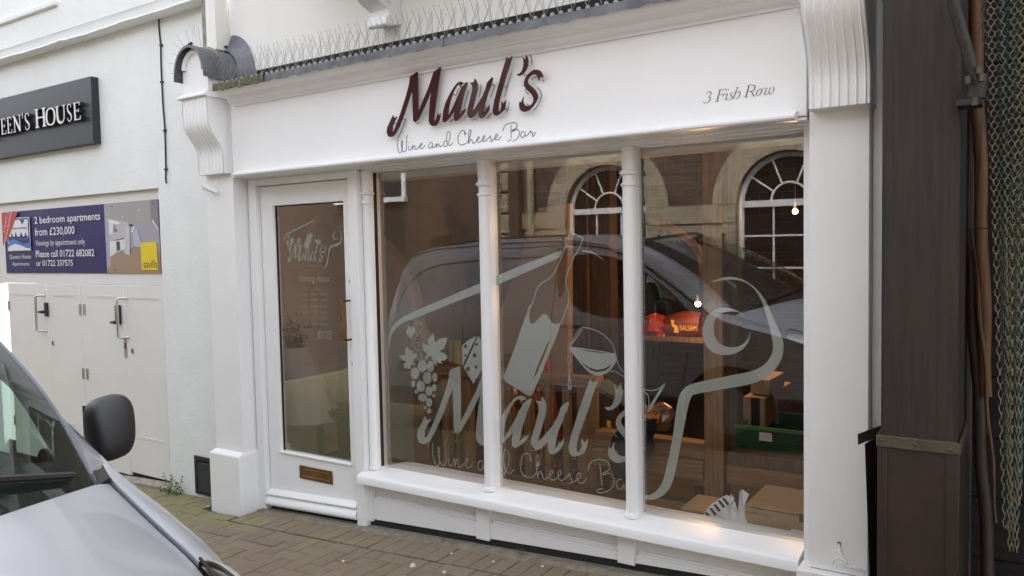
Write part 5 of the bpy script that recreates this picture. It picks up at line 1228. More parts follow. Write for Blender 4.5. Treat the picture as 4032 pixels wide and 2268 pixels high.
# wipers
for (u0, u1, t0, t1) in ((.84, .30, .085, .135), (.10, -.50, .07, .11)):
    Wp = MB(); pts = [WS(t0+(t1-t0)*k/8, u0+(u1-u0)*k/8, .022) for k in range(9)]; Wp.tube(pts, [.007]*9, 6); w_ = Wp.build('wiper', M['blackplastic'], VAN, smooth=True)
    b = MB(); b.tube([WS(t1, u1, .03), WS(t1-.02, u1-.12, .035), WS(.0, u1-.25, .01)], [.013, .016, .014], 8); b.obox(WS(t1, u1, .03), (.018, 0, .004), (0, .04, 0), (0, 0, .012)); b.build('wiper_arm', M['blackplastic'], w_, smooth=True)
    b = MB(); b.tube([p-Vector((.010, 0, .012)) for p in pts], .004, 4); b.build('blade', M['rubber'], w_)
# door mirrors
for sg in (1, -1):
    c0 = P(-2.34, sg*1.052, 1.10); b = MB(); rows = []
    def sp(v, e): return math.copysign(abs(v)**e, v)
    for i in range(17):
        la = -math.pi/2+math.pi*i/16; row = []
        for j in range(29):
            lo = 2*math.pi*j/28; x = sp(math.cos(la), .55)*sp(math.cos(lo), .62); y = sp(math.cos(la), .55)*sp(math.sin(lo), .62); z = sp(math.sin(la), .62)
            ty = 1.0+.10*z; x2 = x*.046+(.010 if x > 0 else -.003)*(1-z*z); 
            row.append(c0+Vector((x2-.014*z, y*.064*ty, z*.094+.008*y)))
        rows.append(row)
    b.grid(rows); MR = b.build('door_mirror', M['blackplastic'], VAN, smooth=True, angle=80)
    b = MB(); b.tube([c0+Vector((-.01, -sg*.04, -.06)), c0+Vector((-.0, -sg*.12, -.06)), c0+Vector((.0, -sg*.20, -.05))], [.022, .024, .03], 10); b.build('mirror_arm', M['blackplastic'], MR, smooth=True)
    b = MB(); b.box(c0.x-.058, c0.x-.050, c0.y-.05, c0.y+.05, c0.z-.07, c0.z+.07); b.build('mirror_glass', M['chrome'], MR)
    b = MB(); q = S(-3.25, .98, .02, sg); b.tube([S(-3.36, .985, .004, sg), S(-3.33, .985, .035, sg), S(-3.18, .98, .035, sg), S(-3.15, .98, .004, sg)], .014, 8); b.build('door_handle', M['trim'], VAN, smooth=True)
# cabin
M['cabin'] = mat('cabin plastic', (.05, .052, .055), .7); M['seat'] = mat('seat cloth', (.05, .05, .055), .9)
b = MB(); rows = [[P(x-.40*(u/8)**2*.9, u/8*.73, h) for u in range(-8, 9)] for x, h in ((-1.50, 1.02), (-1.70, 1.055), (-1.95, 1.06), (-2.10, 1.03), (-2.16, .90), (-2.16, .50))]; b.grid(rows).build('dashboard', M['cabin'], VAN, smooth=True)
MB().box(-3.42, -3.38, YC-.82, YC+.82, gz(-3.4)+.35, gz(-3.4)+1.66).build('bulkhead', M['cabin'], VAN)
MB().box(-5.3, -1.3, YC-.80, YC+.80, gz(-5.3)+.26, gz(-5.3)+.40).build('floor_pan', M['dark'], VAN)
for sg in (1, -1):
    b = MB(); b.box(-3.05, -2.55, YC+sg*.38-.24, YC+sg*.38+.24, gz(-3)+.55, gz(-3)+.72); b.build('seat', M['seat'], VAN, bevel=.04)
    b = MB(); b.poly([[(-3.05, gz(-3)+.70), (-2.93, gz(-3)+.70), (-3.10, gz(-3)+1.28), (-3.20, gz(-3)+1.28)]], YC+sg*.38-.23, YC+sg*.38+.23); b.box(-3.24, -3.14, YC+sg*.38-.13, YC+sg*.38+.13, gz(-3)+1.32, gz(-3)+1.50); b.build('seat_back', M['seat'], VAN, bevel=.03)
b = MB(); c0 = P(-2.42, -.38, 1.02); pts = [c0+Vector((-.06*math.sin(a), .18*math.cos(a), .17*math.sin(a))) for a in [2*math.pi*k/24 for k in range(25)]]; b.tube(pts, .014, 8, cap=False); b.tube([c0-Vector((0, .17, 0)), c0+Vector((.03, 0, 0)), c0+Vector((0, .17, 0))], .016, 6); b.tube([c0+Vector((.03, 0, 0)), c0+Vector((.3, 0, -.1))], .03, 8); b.build('steering_wheel', M['cabin'], VAN, smooth=True)

# ================================================================== HOUSE ACROSS THE STREET (seen mirrored in the shop glass)
YO = 6.3
OH = thing('brick_house_opposite', 'dark brick house across the street with stone arched sash windows, seen mirrored in the glass', 'building', (-5, -YO, 0))
M['brick'] = brick_mat('dark red brick', (.20, .125, .085), (.13, .08, .056), (.24, .20, .16))
M['brick2'] = brick_mat('sooty brick', (.09, .058, .044), (.06, .042, .034), (.10, .08, .065))
M['ashlar'] = mat('weathered limestone', (.46, .39, .28), .9, noise=.5, nscale=7, col2=(.30, .25, .18), bump=.5, bscale=25)
M['rustic'] = mat('rusticated limestone', (.50, .42, .30), .95, noise=.6, nscale=22, col2=(.14, .11, .08), bump=1.0, bscale=28)
yw = -YO
wc = [-4.86+2.44*k for k in range(4)]; zsp, zsl = 2.09, .88
def archo(c, r, zb, n=16): return [(c-r, zb)]+[(c-r*math.cos(math.pi*k/n), zsp+r*math.sin(math.pi*k/n)) for k in range(n+1)]+[(c+r, zb)]
b = MB(); b.poly([[(-6.35, -.6), (4.2, -.6), (4.2, 4.5), (-6.35, 4.5)]]+[list(reversed(archo(c, .62, zsl))) for c in wc], yw-.25, yw); b.build('wall', M['brick'], OH)
MB().box(-6.35, 4.2, yw-.5, yw-.26, -.6, 4.5).build('inner_wall', M['dark'], OH)
MB().box(-26, -6.36, yw-.5, yw-.02, -1.2, 4.9).build('sooty_wall', M['brick2'], OH)
b = MB(); b.add([(-26, yw+.25, 4.5), (4.2, yw+.25, 4.5), (4.2, yw-3.5, 6.0), (-26, yw-3.5, 6.0)], [(0, 1, 2, 3)]); b.build('roof', mat('clay tile roof', (.12, .07, .05), .8, noise=.4, nscale=6), OH)
for c in wc:
    A_, B2 = archo(c, .92, zsp-.001), archo(c, .621, zsp-.001); n = len(A_)
    for k in range(1, n-2):
        b = MB(); g = .0; q = [A_[k], A_[k+1], B2[k+1], B2[k]]; b.poly([q], yw+.001, yw+.05); b.build('arch_stone', M['ashlar'], OH)
    for sg in (-1, 1):
        z = zsl-.1
        while z < zsp-.30:
            b = MB(); xa = c+sg*.622; xb = c+sg*(.80 if int(z*10) % 2 else .76); b.box(min(xa, xb), max(xa, xb), yw+.001, yw+.045, z, z+.232); b.build('jamb_stone', M['ashlar'], OH); z += .236
    w_ = MB(); A3, B3 = archo(c, .615, zsl+.0), archo(c, .555, zsl+.05)
    w_.poly([A3, list(reversed(B3))], yw-.14, yw-.08)
    wn = w_.build('window', M['white'], OH)
    b = MB(); b.box(c-.56, c+.56, yw-.13, yw-.065, zsp-.05, zsp+.03)
    for a in (.62, 1.2, math.pi-1.2, math.pi-.62):
        b.obox((c+.40*math.cos(a), yw-.10, zsp+.40*math.sin(a)), (.17*math.cos(a), 0, .17*math.sin(a)), (0, .012, 0), (-.010*math.sin(a), 0, .010*math.cos(a)))
    b.tube([(c+.22*math.cos(a), yw-.10, zsp+.02+.22*math.sin(a)) for a in [math.pi*k/16 for k in range(17)]], .015, 6)
    for x in (-.19, .19): b.box(c+x-.011, c+x+.011, yw-.12, yw-.085, zsl+.05, zsp-.05)
    for z in (1.28, 1.68): b.box(c-.555, c+.555, yw-.121, yw-.084, z-.012, z+.012)
    b.build('glazing_bar', M['white'], wn)
    b = MB(); b.add([(c-.56, yw-.11, zsl+.05), (c+.56, yw-.11, zsl+.05), (c+.56, yw-.11, zsp+.57), (c-.56, yw-.11, zsp+.57)], [(0, 1, 2, 3)]); b.build('pane', mat('dark pane', (.012, .012, .013), .08), wn)
    MB().box(c-.70, c+.70, yw-.12, yw+.07, zsl-.075, zsl-.001).build('sill', M['white'], wn)
edges = [-6.35]+[q for c in wc for q in (c-.622, c+.622)]+[4.2]
for k in range(0, len(edges), 2):
    a, c = edges[k], edges[k+1]
    MB().box(a, c, yw+.001, yw+.055, 1.86, 2.085).build('string_course', M['ashlar'], OH)
    nn = max(1, round((c-a-.36)/.45)); 
    for r in range(2):
        for j in range(nn):
            x0 = a+.18+(c-a-.36)*j/nn; b = MB(); b.box(x0+.003, x0+(c-a-.36)/nn-.003, yw+.001, yw+.03, 1.40+.23*r, 1.40+.23*r+.225); b.build('ashlar_block', M['ashlar'], OH)
for k in range(13):
    z = .25+k*.31; wd = .46 if k % 2 else .34
    b = MB(); b.box(-6.86, -6.86+wd+.16, yw-.018, yw+.09, z, z+.285); b.build('quoin', M['rustic'], OH, bevel=.02)
b = MB(); b.box(-6.37, -6.20, yw+.002, yw+.16, -.5, 4.4); b.build('brick_pier', M['brick2'], OH)
b = MB(); b.tube([(-6.02, yw+.10, 1.4), (-6.02, yw+.10, 4.4)], .05, 12); b.build('rain_pipe', M['ashlar'], OH, smooth=True)
SW = MB(); SW.box(-9.9, -8.5, yw-.06, yw-.015, 2.46, 3.9); w_ = SW.build('window', M['dark'], OH)
b = MB(); b.box(-9.95, -8.45, yw-.012, yw+.08, 2.38, 2.46); b.box(-8.55, -8.47, yw-.012, yw+.02, 2.46, 3.9); b.box(-9.2, -9.16, yw-.012, yw+.01, 2.46, 3.9); b.box(-9.9, -8.55, yw-.012, yw+.01, 3.1, 3.14); b.build('frame', M['white'], w_)
for k in range(3): MB().box(-8.0+k*.012, -7.55, yw+.0, yw+.02, 1.66+k*.06, 1.69+k*.06).build('vent_bar', M['dark'], OH)
# ================================================================== SHOP INTERIOR
M['plaster'] = mat('bare brown plaster', (.62, .55, .47), .9, noise=.15, nscale=3)
M['intbrick'] = brick_mat('old interior brick', (.13, .08, .05), (.09, .055, .04), (.12, .10, .075))
M['plastergrey'] = mat('grey plaster', (.55, .55, .54), .9)
M['boards'] = wood_mat('floor board', (.20, .12, .07), (.12, .07, .04), False, .6)
M['pine'] = wood_mat('sawn pine', (.36, .20, .09), (.22, .12, .05), True, .65)
M['pineh'] = wood_mat('sawn pine beam', (.34, .19, .09), (.20, .11, .05), False, .65)
M['oak'] = wood_mat('old oak', (.15, .085, .045), (.08, .045, .025), True, .7)
M['card'] = mat('brown cardboard', (.42, .28, .16), .75, noise=.08, nscale=6)
def st(name, b, m, label=None): o = b.build(name, m); return tag(o, label, kind='structure')
b = MB(); b.box(-4.95, .55, .112, 4.5, -.16, -.12)
fl_ = st('floor', b, M['boards'], 'dark boarded floor inside the shop')
st('back_wall', MB().box(-4.95, .55, 4.52, 4.62, -.2, 2.7), M['intbrick'], 'old brick back wall inside the shop')
st('side_wall_left', MB().box(-5.05, -4.951, .10, 4.62, -.2, 2.7), M['plaster'], 'brown plaster side wall inside the shop by the door')
st('side_wall_right', MB().box(.551, .65, .10, 4.62, -.2, 2.7), M['intbrick'], 'brick side wall inside the shop at the right')
st('ceiling', MB().box(-5.05, .65, .10, 4.62, 2.56, 2.66), mat('dim ceiling', (.36, .30, .25), .9), 'ceiling inside the shop')
st('front_lining', MB().box(-5.05, .65, .058, .098, 2.07, 2.75), M['plaster'], 'plaster lining above the shop window')
b = MB(); b.box(-5.05, -4.24, .058, .098, -.2, 2.069); b.box(-.755, .65, .058, .098, -.2, 2.069); b.box(-3.39, -3.30, .058, .098, -.2, 2.069); st('front_reveal', b, M['plaster'], 'plaster reveals beside the shop window')
b = MB(); b.poly([[(-3.28, .055), (-3.262, .057), (-3.225, .13), (-3.205, .165), (-3.17, .178), (-.885, .138), (-.868, .30), (-.868, .50), (-.79, .50), (-.79, .055)]], .262, .279, axis='z')
st('window_ledge', b, M['white'], 'narrow white painted ledge just inside the shop window')
st('window_board', MB().box(-3.29, -.79, .060, .50, .17, .2), M['oak'], 'boarded shelf just inside the shop window')
b = MB(); b.add([(-3.30, .056, 2.018), (-.775, .056, 2.040), (-.775, .056, 2.088), (-3.30, .056, 2.088), (-3.30, .20, 2.018), (-.775, .20, 2.040), (-.775, .20, 2.088), (-3.30, .20, 2.088)], [(0, 1, 2, 3), (4, 7, 6, 5), (0, 4, 5, 1), (0, 3, 7, 4), (1, 5, 6, 2)])
st('window_bulkhead', b, M['plastergrey'], 'pale boxed bulkhead along the top inside the shop window')
for px, py, lb in ((2515, 604, 'left round white downlight under the bulkhead inside the right pane'), (2958, 552, 'right round white downlight under the bulkhead inside the right pane')):
    p = W(px, py, .11); t = thing('downlight', lb, 'downlight', (p.x, .12, p.z), 'round downlights under the bulkhead'); b = MB(); b.lathe([(.030, p.z-.012), (.034, p.z-.006), (.034, p.z+.022)], p.x, .12, 20); b.build('rim', M['white'], t, smooth=True)

# plaster partition with an arched opening
Ya = 1.30
f2 = lambda px, py: (W(px, py, Ya).x, W(px, py, Ya).z)
jamb = [f2(*q) for q in [(1120, 770), (1200, 785), (1270, 812), (1350, 866), (1410, 900), (1480, 937), (1545, 1010), (1595, 1090), (1622, 1190), (1632, 1280), (1660, 1330), (1668, 1420), (1640, 1560), (1640, 1980)]]
poly = [(-5.6, -.12), (-5.6, jamb[0][1])]+jamb
poly = [(x, max(z, -.12)) for x, z in poly]
PT = thing('plaster_partition', 'pale brown plaster partition with a curved arched edge inside the shop behind the door', 'partition', (-4.2, Ya, 0))
MB().poly([poly], Ya, Ya+.14).build('partition', M['plaster'], PT)
PT2 = thing('plaster_panel', 'brown plaster panel with slanting edge behind the bottle motif inside the shop', 'partition', (-2.9, 1.62, .6))
Yb2 = 1.62; f3 = lambda px, py: (W(px, py, Yb2).x, W(px, py, Yb2).z)
MB().poly([[f3(2120, 820), f3(1960, 1245), f3(1960, 1480), f3(2235, 1500), f3(2235, 800)]], Yb2, Yb2+.08).build('panel', mat('ochre plaster', (.38, .25, .15), .9), PT2)
MB().poly([[f3(1900, 1400), f3(1900, 1436), f3(2120, 1415), f3(2120, 1380)]], Yb2-.06, Yb2-.01).build('shelf', M['pineh'], PT2)
def bar(t, name, m, xa, xb, ya, yb, Y, dep, bev=.004):
    a, c = W(xa, ya, Y), W(xb, yb, Y); x0, x1 = sorted((a.x, c.x)); z0, z1 = sorted((a.z, c.z))
    return MB().box(x0, x1, Y, Y+dep, z0, z1).build(name, m, t, bevel=bev)
# balustrade of pine slats
BA = thing('balustrade', 'unfinished pine balustrade with upright slats behind the left and middle panes', 'balustrade', (-3.2, 1.05, -.12))
Yq = 1.05
za, zb2 = W(1700, 1432, Yq).z, W(1700, 1468, Yq).z
MB().box(W(1562, 1440, Yq-.05).x, W(2345, 1500, Yq-.05).x, Yq-.05, Yq+.07, zb2, za).build('rail', M['pineh'], BA, bevel=.004)
for xa, xb in ((1628, 1672), (1740, 1768), (1826, 1858), (1986, 2012), (2062, 2092), (2142, 2168), (2214, 2240), (2272, 2348)):
    x0, x1 = W(xa, 1650, Yq).x, W(xb, 1650, Yq).x
    MB().box(x0, x1, Yq, Yq+.045, -.119, zb2-.001).build('slat', M['pine'], BA, bevel=.003)
# heavy timber frame in the right pane
TF_ = thing('stud_wall', 'rough sawn timber stud wall of upright posts and doubled cross beams inside the right pane', 'stud wall', (-1.5, .75, -.12))
Yt = .80
x0, x1 = W(2770, 1500, Yt).x, W(2848, 1500, Yt).x
MB().box(x0, x1, Yt, Yt+.12, -.119, 2.55).build('post', M['pine'], TF_, bevel=.006)
x2, x3 = W(2848, 1500, Yt+.10).x+.012, W(2905, 1500, Yt+.1).x
MB().box(x2, x3, Yt+.09, Yt+.2, W(2870, 1800, Yt+.09).z, 2.55).build('post', M['oak'], TF_, bevel=.006)
def beam(xa, xb, zt, zb, Y, dep, m, name='beam'): return MB().box(xa, xb, Y, Y+dep, zb, zt).build(name, m, TF_, bevel=.006)
zt1 = W(2600, 1725, Yt).z; zm1 = W(2600, 1795, Yt).z; zb1 = W(2600, 1870, Yt).z
xl = W(2336, 1800, Yt).x
beam(xl, x0-.004, zt1-.01, zm1, Yt+.03, .10, M['pineh']); beam(xl, x0-.004, zm1-.004, zb1, Yt-.01, .08, M['pineh'])
zr1, zr2, zr3 = W(3000, 1800, Yt-.05).z, W(3000, 1852, Yt-.05).z, W(3000, 1925, Yt-.05).z
beam(x1+.03, .54, zr1, zr2+.003, Yt-.03, .12, M['oak']); beam(x1+.03, .54, zr2, zr3, Yt-.05, .09, M['pineh'])
xp, xq = W(2240, 1150, 1.9).x, W(2400, 1150, 1.9).x
MB().box(xp, xp+(xq-xp)*.48, 1.9, 2.0, -.119, 2.55).build('post', M['oak'], TF_, bevel=.006); MB().box(xp+(xq-xp)*.50, xq, 1.93, 2.05, -.119, 2.55).build('post', M['oak'], TF_, bevel=.006)
b = MB(); Yk = 2.3; pts = [W(2500, 845, Yk), W(2600, 880, Yk), W(2690, 930, Yk), W(2755, 1000, Yk), W(2775, 1100, Yk)]
q = cr([tuple(p) for p in pts], 5); b.tube(q, .04, 6); b.build('brace', M['oak'], TF_, smooth=False)
# left-hand worktop with clutter, red pole, step ladder
LD = thing('step_ladder', 'yellow painted step ladder standing behind the pine slats in the left pane', 'ladder', (-3.1, 1.35, -.12))
Yl = 1.35; M['yellow'] = mat('worn yellow paint', (.45, .30, .05), .6, noise=.3, nscale=12)
for xa, xb, xc, xd in ((1782, 1800, 1790, 1812), (1800, 1822, 1818, 1838)):
    t0, t1 = W(xa, 1340, Yl), W(xc, 1920, Yl); b = MB(); b.obox((t0+t1)/2, (.017, 0, 0), (0, .03, 0), (t1-t0)/2); b.build('stile', M['yellow'], LD)
for k in range(5):
    p = W(1800+3*k, 1450+95*k, Yl); b = MB(); b.obox(p, (.045, 0, 0), (0, .035, 0), (0, 0, .010)); b.build('tread', M['yellow'], LD)
RP = thing('red_pole', 'red painted pole leaning behind the balustrade in the middle pane', 'pole', W(2200, 1720, 1.2))
M['red'] = mat('red paint', (.35, .02, .02), .45)
b = MB(); b.tube([W(2150, 1410, 1.35), W(2200, 1720, 1.30)], .025, 10); b.build('pole', M['red'], RP, smooth=True)
FP = thing('foil_roll', 'crumpled gold foil insulation hanging behind the middle slats', 'foil', W(2110, 1650, 1.5)); 
M['foil'] = mat('gold foil', (.75, .40, .12), .3, metal=.8, bump=.6, bscale=14)
random.seed(9)
def crumple(c, rx, ry, rz, n=9, m=12, j=.25, f=None):
    rows = []
    for i in range(n+1):
        la = -math.pi/2+math.pi*i/n; row = []
        for k in range(m):
            lo = 2*math.pi*k/m; r = 1+random.uniform(-j, j); row.append(Vector(c)+Vector((rx*r*math.cos(la)*math.cos(lo), ry*r*math.cos(la)*math.sin(lo), rz*(1+random.uniform(-j, j)*.4)*math.sin(la))))
        row.append(row[0]); rows.append(row)
    return rows
b = MB()
for xa, xb in ((2020, 2058), (2098, 2140)):
    rows = []
    for i in range(13): rows.append([W(xa+(xb-xa)*k/5+random.uniform(-3, 3), 1500+28*i+random.uniform(-4, 4), 1.50+random.uniform(-.03, .03)) for k in range(6)])
    b.grid(rows)
b.build('foil', M['foil'], FP, sep=1)
HZ = thing('garden_hose', 'pale green looped hose hanging behind the right slats of the balustrade', 'hose', W(2230, 1850, 1.2)); M['hose'] = mat('pale hose', (.30, .32, .22), .6)
b = MB()
for pts in ([(2180, 1780), (2168, 1830), (2172, 1870), (2185, 1895)], [(2268, 1806), (2245, 1815), (2238, 1850), (2244, 1900)], [(2268, 1850), (2248, 1858), (2240, 1872)]): b.tube(cr([tuple(W(x, y, 1.25)) for x, y in pts], 5), .007, 6)
b.build('hose', M['hose'], HZ, smooth=True)
RG = thing('red_rag', 'small red rag lying behind the balustrade near the floor', 'rag', W(2195, 1842, 1.3)); b = MB(); b.grid(crumple(W(2195, 1842, 1.3), .03, .02, .022, 6, 8, .3)); b.build('rag', M['red'], RG)
# boxes
def carton(label, xa, ya, xb, yb, Y, dep, m=None, shift=0, cat='cardboard box', name='cardboard_box', grp=None, bev=.004):
    a, c = W(xa, ya, Y), W(xb, yb, Y); x0, x1 = sorted((a.x, c.x)); z0, z1 = sorted((a.z, c.z))
    t = thing(name, label, cat, ((x0+x1)/2, Y, z0), grp); MB().box(x0, x1, Y, Y+dep, z0, z1).build('carton', m or M['card'], t, bevel=bev)
    return t, x0, x1, z0, z1
t, x0, x1, z0, z1 = carton('large brown cardboard box at the lower right corner of the right pane', 2932, 1985, 3300, 2142, .165, .36)
zl = W(3000, 2130, .085).z; 
b = MB(); b.box(x0+.002, x1-.002, .1635, .1645, z1-.012, z1-.009); b.build('flap_line', M['black'], t)
def tx(s, xa, ya, xb, yb, Y, par, m): 
    a, c = W(xa, ya, Y), W(xb, yb, Y); return text_mesh(s, a.x, c.x, c.z, a.z, Y, par, m)
tx('C&S', 2977, 1992, 2996, 2006, .163, t, M['grey ink']); tx('Chef&Sommelier', 2940, 2010, 3030, 2034, .163, t, M['grey ink'])
b = MB(); q = W(2980, 2000, .163); b.ribbon([(q.x+.014*math.cos(a)*.8-.004, q.z+.017*math.sin(a)) for a in [math.pi*(.55+.9*k/10) for k in range(11)]], .002, .1626, .1632); b.build('box_mark', M['grey ink'], t)
b = MB(); q = W(3158, 2040, .163); b.box(q.x-.012, q.x+.012, .1626, .1632, q.z-.02, q.z+.02); b.build('box_mark', M['grey ink'], t)
carton('flat brown cardboard sheet lying behind the white plastic bag', 2680, 1998, 2790, 2030, .22, .25, None, grp=None)
t, bx0, bx1, bz0, bz1 = carton('cardboard box with a black tape strip packed in the green crate', 2925, 1562, 3012, 1690, 1.05, .62)
tp = MB().box(W(2958, 1600, 1.05).x, W(2992, 1600, 1.05).x, 1.046, 1.049, bz0+.002, bz1).build('tape', M['black'], t)
t2 = carton('small cardboard box lying on top of the taped box above the crate', 2955, 1492, 3030, 1557, 1.12, .34)
M['crateg'] = mat('green plastic crate', (.010, .055, .02), .5)
GC = thing('green_crate', 'green plastic crate with a white label standing on the timber frame at the right', 'crate', (-1.1, 1.0, .5))
a, c = W(2898, 1672, .88), W(3190, 1790, .88); cz0 = zr1+.002; cz1 = a.z; cx0, cx1 = a.x, c.x
b = MB(); b.box(cx0, cx1, .88, .895, cz0, cz1); b.box(cx0, cx0+.015, .896, 1.33, cz0, cz1); b.box(cx1-.015, cx1, .896, 1.33, cz0, cz1); b.box(cx0, cx1, 1.331, 1.345, cz0, cz1); b.box(cx0+.016, cx1-.016, .896, 1.33, cz0, cz0+.012)
b.build('crate_body', M['crateg'], GC, bevel=.003)
b = MB(); b.box(cx0-.008, cx1+.008, .866, .8795, cz1-.018, cz1+.004); b.build('rim', mat('crate rim', (.06, .16, .05), .5), GC, bevel=.003)
for k in range(5): z = cz0+.02+(cz1-cz0-.05)*k/5; MB().box(cx0+.01, cx1-.01, .8755, .8795, z, z+.008).build('rib', M['crateg'], GC)
q = W(3015, 1720, .875); MB().box(q.x-.035, q.x+.035, .8725, .875, q.z-.024, q.z+.024).build('label', mat('crate label', (.55, .56, .50), .6), GC)
# striped carrier bag
BG = thing('carrier_bag', 'crumpled white carrier bag with black stripes on the window ledge beside the big box', 'bag', W(2850, 2040, .10))
random.seed(21); wb = mat('white polythene', (.72, .73, .74), .35)
def gw(pts, Y, m, name):
    b = MB(); rows = []
    for r in pts: rows.append([W(x+random.uniform(-2, 2), y+random.uniform(-2, 2), Y_+.085+random.uniform(-.008, .008)) for x, y, Y_ in r])
    return b.grid(rows).build(name, m, BG, smooth=False)
gw([[(2870, 1955, .16), (2880, 1946, .13), (2888, 1960, .12)], [(2850, 2000, .13), (2880, 1990, .10), (2905, 2010, .10)], [(2838, 2050, .10), (2875, 2055, .085), (2915, 2056, .085)], [(2832, 2062, .09), (2875, 2066, .08), (2925, 2068, .08)]], .1, wb, 'bag_side')
gw([[(2912, 1938, .14), (2925, 1926, .12), (2948, 1944, .12)], [(2908, 1975, .12), (2925, 1970, .10), (2936, 1980, .10)], [(2905, 2020, .10), (2930, 2015, .085), (2948, 2040, .085)], [(2902, 2064, .085), (2928, 2066, .075), (2950, 2062, .08)]], .1, wb, 'bag_handle')
gw([[(2768, 2030, .10), (2800, 1985, .12), (2860, 1950, .15), (2890, 1958, .15)], [(2775, 2034, .09), (2815, 2010, .10), (2862, 1990, .12), (2885, 1990, .12)], [(2790, 2042, .085), (2830, 2040, .09), (2850, 2042, .09), (2870, 2046, .09)]], .1, wb, 'bag_side')
b = MB()
for k, (x, y) in enumerate(((2788, 2024), (2806, 2008), (2822, 1993), (2840, 1978), (2856, 1968))):
    a, c = W(x-9, y-7, .160), W(x+12, y+20, .152); d_ = Vector((.006, -.001, .004)); b.add([a-d_, a+d_, c+d_, c-d_], [(0, 1, 2, 3)])
for k, (x, y) in enumerate(((2905, 1962), (2893, 1978))): a, c = W(x, y-8, .17), W(x-16, y+10, .165); d_ = Vector((.005, 0, .004)); b.add([a-d_, a+d_, c+d_, c-d_], [(0, 1, 2, 3)])
b.build('stripe', M['black'], BG, sep=1)
# red crisp bag lying on a ledge behind, with its lettering
RB = thing('red_bag', 'crumpled red foil bag printed BALSAM lying on its side behind the glass', 'bag', W(2640, 1290, 1.6))
M['redfoil'] = mat('red foil', (.45, .045, .015), .35, metal=.35, bump=.5, bscale=20); M['brownfoil'] = mat('brown print foil', (.10, .022, .012), .4)
b = MB(); c_ = W(2585, 1290, 1.6); b.grid(crumple(c_, .13, .09, .095, 9, 14, .28)); b.build('bag_neck', M['redfoil'], RB)
b = MB(); a, c = W(2630, 1262, 1.58), W(2765, 1300, 1.58); cc = (a+c)/2; L = (c.x-a.x)/2; rows = []
for i in range(9):
    t = -1+2*i/8; r = .105*(1-.25*t*t); rows.append([cc+Vector((t*L, .07*math.cos(q), r*math.sin(q)*.95+.012*t)) for q in [2*math.pi*k/14 for k in range(15)]])
b.grid(rows).build('bag_body', M['brownfoil'], RB, smooth=True)
gold = mat('gold print', (.55, .32, .06), .4); q = W(2672, 1285, 1.50); q2 = W(2735, 1302, 1.50)
text_mesh('BALSAM', W(2676, 1290, 1.50).x, W(2742, 1290, 1.50).x, W(2700, 1302, 1.50).z, W(2700, 1282, 1.50).z, 1.502, RB, gold)
b = MB(); b.poly([[(W(x, y, 1.50).x, W(x, y, 1.50).z) for x, y in [(2640,1258),(2655,1262),(2650,1275),(2668,1285),(2672,1310),(2652,1310),(2655,1292),(2645,1285)]]], 1.501, 1.503); b.build('emblem', gold, RB)
MB().box(W(2520, 1340, 1.5).x, W(2790, 1340, 1.5).x, 1.5, 1.8, W(2640, 1345, 1.5).z, W(2640, 1327, 1.5).z).build('shelf', M['oak'], tag(thing('wall_shelf', 'dark wooden shelf carrying the red foil bag', 'shelf', W(2640, 1340, 1.6))))
# navy jacket slung over the beam, foil wrapped flowers on top
NJ = thing('navy_jacket', 'dark navy jacket slung over the cross beam behind the right colonnette', 'jacket', W(2480, 1750, .75))
M['navy'] = mat('navy cloth', (.022, .022, .035), .95, bump=.4, bscale=30); random.seed(14)
b = MB(); rows = []
prof_ = [(1655, 2470, 2585), (1690, 2440, 2575), (1730, 2405, 2560), (1780, 2398, 2560), (1830, 2402, 2530), (1870, 2415, 2500), (1905, 2440, 2470)]
for y, xa, xb in prof_:
    row = []
    for k in range(13):
        t = k/12; row.append(W(xa+(xb-xa)*t+random.uniform(-4, 4), y+random.uniform(-4, 4), Yt-.10-.10*math.sin(math.pi*t)+.02*math.sin(t*19+y)))
    rows.append(row)
b.grid(rows); back = [[p+Vector((0, .05, 0)) for p in r] for r in rows]; b.grid(back); b.grid([rows[0], back[0]]); b.grid([[r[0] for r in rows], [r[0] for r in back]]); b.grid([[r[-1] for r in rows], [r[-1] for r in back]]); b.grid([rows[-1], back[-1]])
b.build('jacket', M['navy'], NJ, smooth=True)
b = MB(); p = W(2525, 1763, .62); b.obox(p, (.022, 0, -.006), (0, .006, 0), (.003, 0, .010)); b.build('cuff_label', M['white'], NJ)
FW = thing('wrapped_bouquet', 'orange and clear foil wrapped bundle lying on the beam above the navy jacket', 'bouquet', W(2560, 1650, .8))
M['orange'] = mat('orange paper', (.72, .20, .03), .5); M['clearfoil'] = mat('clear wrap', (.30, .17, .10), .2, metal=.4)
random.seed(4)
b = MB(); a_ = [W(2498, 1640, .78), W(2555, 1665, .74), W(2612, 1582, .80), W(2590, 1668, .72), W(2530, 1610, .80), W(2598, 1640, .76)]
b.add(a_, [(0, 1, 4), (1, 2, 4), (1, 3, 2), (1, 3, 5), (3, 5, 2)]); b.build('paper', M['orange'], FW)
b = MB(); b.grid(crumple(W(2605, 1640, .80), .07, .05, .085, 7, 10, .3)); b.build('wrap', M['clearfoil'], FW)
b = MB(); b.tube([W(2380, 1520, .85), W(2470, 1580, .80), W(2560, 1620, .78)], [.05, .04, .02], 8); b.build('stems', mat('olive wrap', (.16, .12, .05), .6), FW)
YT = thing('yellow_tag', 'small bright yellow tag on the beam left of the navy jacket', 'tag', W(2398, 1670, .8)); b = MB(); p = W(2398, 1670, .78); b.obox(p, (.012, 0, 0), (0, .004, 0), (0, 0, .020)); b.build('tag', mat('tag yellow', (.55, .45, .03), .5), YT)
